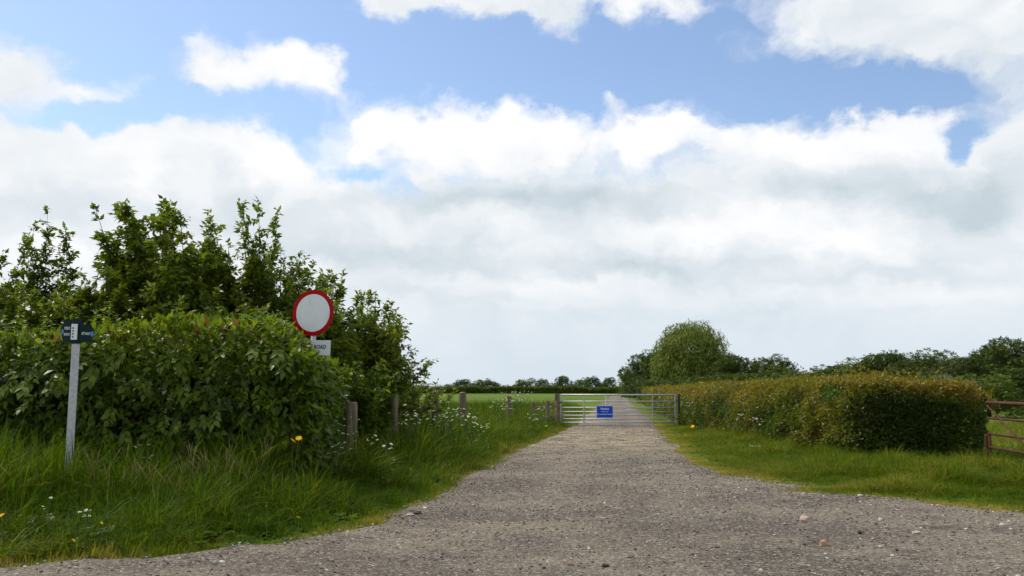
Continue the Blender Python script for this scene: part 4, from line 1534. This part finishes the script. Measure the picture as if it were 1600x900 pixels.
mb.build('latch', M['dark'], o)
mb = MB()
mb.box((-.09, -.09, -.3), (.09, .09, 1.27), .02)
gp = mb.mesh('gate_post', M['post'])
tag(link('gate_post', gp, None, (gl - .14, GY_ + .02, 0), (0, 0, .1)), 'brown wooden gate post at the latch end, left of the metal gate', 'post', 'gate posts of the metal gate')
mb = MB()
mb.tube([(0, 0, -.3), (0, 0, 1.24)], .05, 12)
mb.tube([(0, 0, 1.24), (0, 0, 1.255)], [.054, .03], 12)
tag(link('gate_post', mb.mesh('gate_post', M['dark']), None, (gr + .14, GY_ + .02, 0)), 'dark round gate post at the hinge end, right of the metal gate', 'post', 'gate posts of the metal gate')
# the blue notice on it
a, b = at(932.5, 634.5, GY_ - .05), at(957.5, 652.5, GY_ - .05)
s_ = tag(empty('notice_board', ((a.x + b.x) / 2, GY_ - .045, b.z)), 'blue notice with white lettering wired to the metal gate', 'sign')
sw, sh = b.x - a.x, a.z - b.z
mb = MB()
mb.plate([(-sw / 2, 0), (sw / 2, 0), (sw / 2, sh), (-sw / 2, sh)], -.004, .004)
mb.build('panel', M['blue'], s_)
text('Notice', .115, M['print'], s_, (0, -.0065, sh * .76), bold=.004)
text('Private road', .062, M['print'], s_, (0, -.0065, sh * .52), xs=.85, bold=.001)
text('No unauthorised vehicles', .064, M['print'], s_, (0, -.0065, sh * .29), xs=.88, bold=.002)
# slim white marker stake in the verge behind the gate
p = at(946.5, 618, 45)
o = tag(empty('marker_stake', (p.x, 45, GZ)), 'slim white stake standing behind the metal gate', 'stake')
mb = MB(); mb.tube([(0, 0, -.1), (0, 0, p.z - GZ - .04)], .016, 6); mb.build('shaft', M['sign_white'], o)
mb = MB(); mb.tube([(0, 0, p.z - GZ - .04), (0, 0, p.z - GZ)], [.022, .018], 6); mb.build('cap', M['sign_white'], o)

# ------------------------------------------------------------------ rusty gate on the right
A = Vector((8.62, 15.25, 0))
Bv = Vector((8.05, 11.0, 0))
d = Bv - A
ang = math.atan2(d.y, d.x)
L = d.length
o = tag(empty('rusty_gate', A, ang), 'rusty red five bar field gate at the right edge of the picture', 'gate')
for z, r in ((1.18, .030), (.90, .022), (.62, .022), (.38, .022), (.17, .024)):
    mb = MB()
    mb.tube([(0, 0, z), (L * .3, .004, z - .008), (L * .6, -.004, z - .012), (L, 0, z)], r, 9)
    mb.build('bar', M['rust'], o, True)
for x_, z1 in ((0, .66), (L, 1.2), (L * .52, 1.17)):
    mb = MB()
    mb.tube([(x_ + .001, .012, .12), (x_ + .001, .012, z1)], .024, 8)
    mb.build('upright', M['rust'], o, True)
mb = MB()
mb.tube([(.10, -.035, 1.12), (L * .5, -.035, .18)], .015, 8)
mb.build('brace', M['rust'], o, True)
mb = MB()
mb.tube([(L, -.03, 1.1), (L * .54, -.03, .18)], .015, 8)
mb.build('brace', M['rust'], o, True)
mb = MB()
mb.tube([(0, 0, -.3), (0, 0, .58)], .04, 10)
mb.tube([(0, 0, .58), (0, 0, .60)], [.04, .02], 10)
tag(link('gate_post', mb.mesh('gate_post', M['rust']), None, (8.67, 15.42, 0)), 'short rusty hanging post of the rusty gate in the hedge end', 'post')
mb = MB()
mb.box((-.085, -.085, -.3), (.085, .085, 1.25), .015)
tag(link('gate_post', mb.mesh('gate_post', M['post']), None, (8.0, 10.72, 0), (0, .01, .2)), 'wooden post at the near end of the rusty gate', 'post')

# ------------------------------------------------------------------ round prohibition sign
SY = 12.25
c0 = at(483, 489, SY)
o = tag(empty('road_sign', (c0.x, SY, GZ)), 'round white road sign with a red rim above the hedge', 'sign')
o.rotation_euler = (0, R(1.5), R(-17))
zc = c0.z - GZ
Rr = .342
ring = lambda r, n=56: [(r * math.cos(6.28318 * i / n), zc + r * math.sin(6.28318 * i / n)) for i in range(n)]
mb = MB(); mb.plate(ring(Rr * .985), -.0045, .0015)
mb.build('backing_plate', M['galv'], o)
mb = MB()
ro, ri = ring(Rr), ring(Rr * .815)
n = len(ro)
mb.poly([(x, -.008, z) for x, z in ro] + [(x, -.008, z) for x, z in ri] + [(x, -.0015, z) for x, z in ro], [(i, (i + 1) % n, n + (i + 1) % n, n + i) for i in range(n)] + [(i, 2 * n + i, 2 * n + (i + 1) % n, (i + 1) % n) for i in range(n)])
mb.build('red_rim', M['red'], o)
mb = MB(); mb.plate(ring(Rr * .822), -.0072, -.005)
mb.build('white_disc', M['sign_white'], o)
mb = MB()
mb.tube([(0, .045, -.3), (0, .045, zc + .30)], .038, 12)
mb.tube([(0, .045, zc + .30), (0, .045, zc + .315)], [.038, .02], 12)
mb.build('pole', M['galv'], o, True)
for dz in (-.16, .16):
    mb = MB(); mb.box((-.06, .003, zc + dz - .015), (.06, .09, zc + dz + .015)); mb.build('clamp', M['galv'], o)
pz0, pz1 = at(483, 555, SY).z - GZ, at(483, 531.5, SY).z - GZ
px0, px1 = -.295, .315
mb = MB(); mb.plate([(px0, pz0), (px1, pz0), (px1, pz1), (px0, pz1)], -.006, .0)
pl = mb.build('text_plate', M['sign_white'], o)
text('PRIVATE ROAD', .083, M['black'], pl, (.005, -.0082, pz0 + (pz1 - pz0) * .55), bold=.0018, xs=.86)
text('ACCESS ONLY', .058, M['black'], pl, (0.0, -.0082, pz0 + (pz1 - pz0) * .22), bold=.001, xs=.80)

# ------------------------------------------------------------------ footpath signpost
FY = 10.0
pt, pb = at(121.5, 500, FY), at(114, 722, FY)
o = tag(empty('signpost', (at(118, 600, FY).x - .015, FY, GZ)), 'square grey metal footpath signpost with two dark green fingers', 'signpost')
o.rotation_euler = (0, R(-.3), 0)
zt = pt.z - GZ
mb = MB()
Mx = Matrix.Rotation(R(30), 4, 'Z')
mb.box((-.043, -.043, -.35), (.043, .043, zt - .01), .006, Mx)
mb.build('post', M['galv'], o)
ph = at(120, 536, FY).z - GZ
for nm, rz, sgn, top_, bot_, ln in (('left', R(-14), -1, zt + .0, ph - .0, .168), ('right', R(40), 1, zt - .05, ph + .005, .185)):
    f = link('finger_board', None, o, (0.0, 0, 0), (0, 0, rz)) if False else empty('finger_board', (0, 0, 0), rz)
    f.parent = o
    bpy.data.objects.remove(f)
    mb = MB()
    x0_, x1_ = (.015, ln) if sgn > 0 else (-.015, -ln)
    zm = (top_ + bot_) / 2
    out = [(x0_, bot_), (x1_ - sgn * .045, bot_), (x1_, zm + .01), (x1_ - sgn * .045, top_), (x0_, top_)]
    if sgn < 0: out = out[::-1]
    mb.plate(out, -.070, -.062)
    fb = mb.build('finger_board', M['dark_green'], o, rot=(0, 0, rz))
    mb = MB()
    for i_ in range(1):
        cx = x1_ - sgn * .030
        cz = zm - .005
        ringp = [(cx + .017 * math.cos(6.2832 * q / 20), cz + .032 * math.sin(6.2832 * q / 20)) for q in range(20)]
        mb.plate(ringp, -.0725, -.0705)
    mb.build('waymark_disc', M['light_blue'], fb)
    if sgn < 0:
        text('PUBLIC', .050, M['print'], fb, (x1_ + .098, -.0722, zm + .034), xs=.52, bold=.001)
        text('BYWAY', .046, M['print'], fb, (x1_ + .094, -.0722, zm - .040), xs=.52, bold=.001)
    else:
        text('BYWAY', .046, M['print'], fb, (x1_ - .098, -.0722, zm - .005), xs=.60, bold=.001)
mb = MB(); mb.box((-.052, -.052, ph - .01), (.052, .052, zt + .012), .008, Mx)
cp = mb.build('head_collar', M['dark_green'], o)
mb = MB()
mb.plate([(-.034, ph + .035), (.034, ph + .035), (.034, zt - .055), (-.034, zt - .055)], -.098, -.0935)
lb = mb.build('white_label', M['sign_white'], o, rot=(0, 0, R(12)))
mb = MB()
for k in range(4):
    z_ = ph + .06 + k * .035
    mb.plate([(-.020, z_), (-.004, z_), (-.006, z_ + .018), (-.022, z_ + .014)], -.1005, -.0985)
mb.build('label_marks', M['black'], lb)


# ------------------------------------------------------------------ wild flowers
def umbel_mesh(seed):
    g = np.random.default_rng(seed)
    mb = MB()
    for i in range(26):
        a, r = i * 2.4, .036 * math.sqrt((i + .5) / 26)
        x_, y_ = r * math.cos(a), r * math.sin(a)
        z_ = .014 - 6.0 * r * r + g.normal(0, .002)
        q = g.uniform(.006, .0095)
        b_ = g.uniform(0, 6)
        vs = [(x_, y_, z_ + .003)] + [(x_ + q * math.cos(b_ + k * 1.2566), y_ + q * math.sin(b_ + k * 1.2566), z_ + g.normal(0, .0015)) for k in range(5)]
        mb.poly(vs, [(0, k + 1, (k + 1) % 5 + 1) for k in range(5)])
    return mb.mesh('flower_head', M['white'])


UMB = [umbel_mesh(k) for k in range(4)]


def cow_parsley(label, x, y, h, k, seed, spread=.22, name='cow_parsley', size=1.0, face=0.0):
    g = np.random.default_rng(seed)
    o = tag(empty(name, (x, y, GZ)), label, 'flower', 'cow parsley in the verges')
    mb = MB()
    tips_ = []
    mx, my = g.normal(0, .05), g.normal(0, .05)
    mb.tube([(0, 0, 0), (mx * .5, my * .5, h * .4), (mx, my, h * .72)], [.006, .005, .004], 5)
    for i in range(k):
        a, r = i * 2.4 + g.normal(0, .4), spread * g.uniform(.25, 1)
        e = Vector((mx + r * math.cos(a), my + r * math.sin(a), h * g.uniform(.74, 1.0)))
        s0 = Vector((mx * .8, my * .8, h * g.uniform(.45, .7)))
        mb.tube([s0, s0.lerp(e, .55) + Vector((0, 0, -.02)), e], [.003, .0025, .002], 4, False)
        tips_.append(e)
    mb.build('stem', M['stem'], o)
    n_ = 46
    LPp = np.stack([g.normal(0, .12, n_), g.normal(0, .12, n_), h * g.uniform(.12, .62, n_)], -1)
    leaves('fern_leaves', LPp, norm(g.normal(0, 1, (n_, 3)) * np.array([1, 1, .4])), norm(g.normal(0, .3, (n_, 3)) + np.array([0, 0, 1])), g.uniform(.05, .10, n_), tones(n_, [(.06, .10, .015), (.12, .18, .03)], g), CLUMP, M['leaf'], o)
    for i, e in enumerate(tips_):
        link('flower_head', UMB[(i + seed) % 4], o, e, (g.normal(.25, .25), g.normal(0, .25), g.uniform(0, 6)), size * g.uniform(.75, 1.25))
    return o


FL = [  # label, px, py of the top, depth, heads, spread
    ('white cow parsley in front of the fence post nearest the hedge', 543, 652, 12.2, 9, .22),
    ('sparse white cow parsley low at the hedge end', 530, 690, 11.6, 8, .25),
    ('small white cow parsley tucked against the hedge end', 512, 664, 12.0, 4, .12),
    ('cow parsley with one large white head right of the nearest fence post', 600, 684, 11.8, 3, .10),
    ('white cow parsley leaning left of the second fence post', 585, 678, 13.2, 4, .12),
    ('tall white cow parsley level with the first post top', 578, 620, 15.0, 5, .2),
    ('white cow parsley between the second and third fence posts', 648, 628, 15.5, 9, .35),
    ('low cow parsley between the second and third fence posts', 640, 640, 15.0, 7, .28),
    ('white cow parsley at the foot of the third fence post', 676, 648, 16.0, 4, .15),
    ('white cow parsley just right of the third fence post', 690, 617, 20.0, 6, .2),
    ('cow parsley with many heads left of the reddish fence post', 706, 634, 18.5, 8, .3),
    ('white cow parsley in front of the reddish fence post', 728, 638, 18.0, 9, .32),
    ('low white cow parsley below the reddish fence post', 706, 652, 16.5, 4, .15),
    ('white cow parsley right of the reddish fence post', 743, 650, 18.0, 7, .3),
    ('drooping cow parsley midway between the reddish post and the gate', 752, 662, 17.5, 5, .2),
    ('tall crowded cow parsley, the largest white clump before the gate', 808, 611, 26.0, 24, .55),
    ('white cow parsley in the left part of the largest clump', 786, 624, 25.0, 12, .4),
    ('low white cow parsley below the largest clump', 832, 646, 24.0, 8, .3),
    ('white cow parsley close to the wooden rail fence', 850, 634, 27.0, 6, .3),
    ('small cow parsley among seeding grass right of the signpost', 226, 692, 10.6, 5, .12),
    ('white cow parsley at the right end of the metal gate', 1076, 626, 31.0, 12, .4),
    ('white cow parsley leaning from the right hedge', 1156, 647, 24.0, 6, .22),
    ('white cow parsley farther along the same hedge face', 1176, 653, 22.5, 6, .25),
    ('low white flowers in the right verge grass before the hedge', 1187, 697, 19.0, 4, .15),
    ('small white weed in the right verge below the rusty gate', 1465, 744, 13.4, 3, .08),
    ('pale cow parsley low in the near left verge', 68, 774, 7.9, 3, .08),
    ('cream weed head in the near left verge', 150, 795, 7.6, 6, .06),
]
for i, (lab, px, py, Y, k, spd) in enumerate(FL):
    p = at(px, py, Y)
    cow_parsley(lab, p.x, Y, max(.2, p.z - GZ), int(k * (2.1 if Y > 10 else 1)), 60 + i, spd, size=.4 if Y < 9 else (.6 if Y < 14 else .72))


def petals(seed, r, n_=9):
    g = np.random.default_rng(seed)
    mb = MB()
    for ring_, rr, zz in ((0, r, .0), (1, r * .66, .008)):
        for i in range(n_):
            a = 6.2832 * (i + .5 * ring_) / n_ + g.normal(0, .06)
            c_, s__ = math.cos(a), math.sin(a)
            w_ = rr * .34
            mb.poly([(0, 0, zz), (c_ * rr * .6 - s__ * w_, s__ * rr * .6 + c_ * w_, zz + rr * .25), (c_ * rr, s__ * rr, zz + rr * .22), (c_ * rr * .6 + s__ * w_, s__ * rr * .6 - c_ * w_, zz + rr * .25)], [(0, 1, 2, 3)])
    return mb.mesh('petals', M['yellow'])


YF = [('large yellow flower on a tall stem before the dark hedge', 457, 689, 9.6, .042, 2), ('yellow flower at the far left edge of the near verge', 3, 806, 7.3, .028, 1), ('small yellow flower low in the near left verge', 158, 818, 7.3, .020, 1),
      ('yellow flower close to the gravel at the lower left', 114, 845, 7.1, .022, 1), ('orange yellow flower in the verge under the large yellow flower', 466, 809, 8.2, .024, 1), ('small yellow flower left of the gravel bend', 417, 791, 8.4, .018, 1),
      ('yellow flower on the verge halfway to the gate', 770, 685, 19.5, .045, 1), ('yellow flower nearest the gate on the left verge', 854, 666, 27, .05, 1), ('broad yellow flower in the right verge past the gate end', 1082, 667, 26, .075, 2),
      ('pale yellow flower nearest the track on the right verge', 1064, 671, 25.5, .06, 1), ('lowest yellow flower of the three in the right verge', 1070, 681, 24.5, .05, 1)]
for i, (lab, px, py, Y, r, k) in enumerate(YF):
    p = at(px, py, Y)
    h = max(.12, p.z - GZ)
    g = np.random.default_rng(i)
    o = tag(empty('yellow_flower', (p.x, Y, GZ)), lab, 'flower', 'yellow flowers in the verges')
    for j in range(k):
        e = Vector((j * r * 1.5 * (1 if p.x < 3 else -1), j * .03, h + j * r * .55))
        mb = MB(); mb.tube([(0, 0, 0), (e.x * .3 + .01, 0, h * .55), e], [.004, .003, .0025], 5); mb.build('stem', M['stem'], o)
        link('petals', petals(i * 5 + j, r), o, e, (R(38), g.normal(0, .2), g.uniform(0, 6)))

# ------------------------------------------------------------------ larger stones
STN = [('squarish tan stone lying alone on the gravel, lower right', 1287, 853, .085, .10), ('flat pale stone half sunk in the gravel left of the dark patch', 1256, 818, .12, .12), ('pale stone by the grass edge on the left bend', 641, 806, .10, .06),
       ('dark stone by the grass edge on the left bend', 652, 804, .11, .05), ('cream stone beside the dark stone on the left bend', 664, 798, .07, .05), ('white stone of a pair near the lower left gravel edge', 347, 880, .055, .04), ('grey stone of a pair near the lower left gravel edge', 336, 882, .055, .05),
       ('whitish stone near the right grass edge', 1344, 779, .07, .05), ('tan stone at the right side of the gravel', 1528, 819, .06, .04), ('white pebble near the right edge of the gravel', 1566, 824, .055, .05), ('dark stone in the lower middle of the gravel', 946, 882, .07, .05),
       ('dark upright stone at the right end of the dark gravel patch', 1343, 835, .06, .06), ('pale flat stone right of the dark gravel patch', 1432, 836, .085, .05), ('pale stone on the gravel right of centre', 1376, 818, .075, .05), ('brown flat stone in the lower middle gravel', 890, 880, .07, .03)]
STC = {'tan': (.42, .28, .16), 'pale': (.46, .38, .31), 'dark': (.055, .048, .045), 'cream': (.58, .52, .38), 'white': (.62, .58, .54), 'whitish': (.60, .56, .52), 'grey': (.30, .28, .27), 'brown': (.16, .10, .07), 'squarish': (.45, .29, .16), 'flat': (.48, .36, .28)}
smat = {}
for i, (lab, px, py, sx, sz) in enumerate(STN):
    key = next(wd for wd in lab.replace(',', '').split() if wd in STC)
    if key not in smat: smat[key] = plain(key + '_stone', STC[key], .9, .2, vary=.28, scale=16, bmp=.5)
    q0 = at(px, py, 1.0) - Vector((0, 0, CAM_H))
    t_ = (CAM_H - .02) / -q0.z
    x_, y_ = q0.x * t_, q0.y * t_
    me = pebble('stone', 90 + i, 2)
    me.materials.clear()
    me.materials.append(smat[key])
    o = link('stone', me, None, (x_, y_, float(road_z(np.array([x_]), np.array([y_]))[0]) + sz * .18), (0.1, .1, i * 1.3), (sx * .85, sx * .7, sz * 1.3))
    tag(o, lab, 'stone', 'larger stones on the gravel')
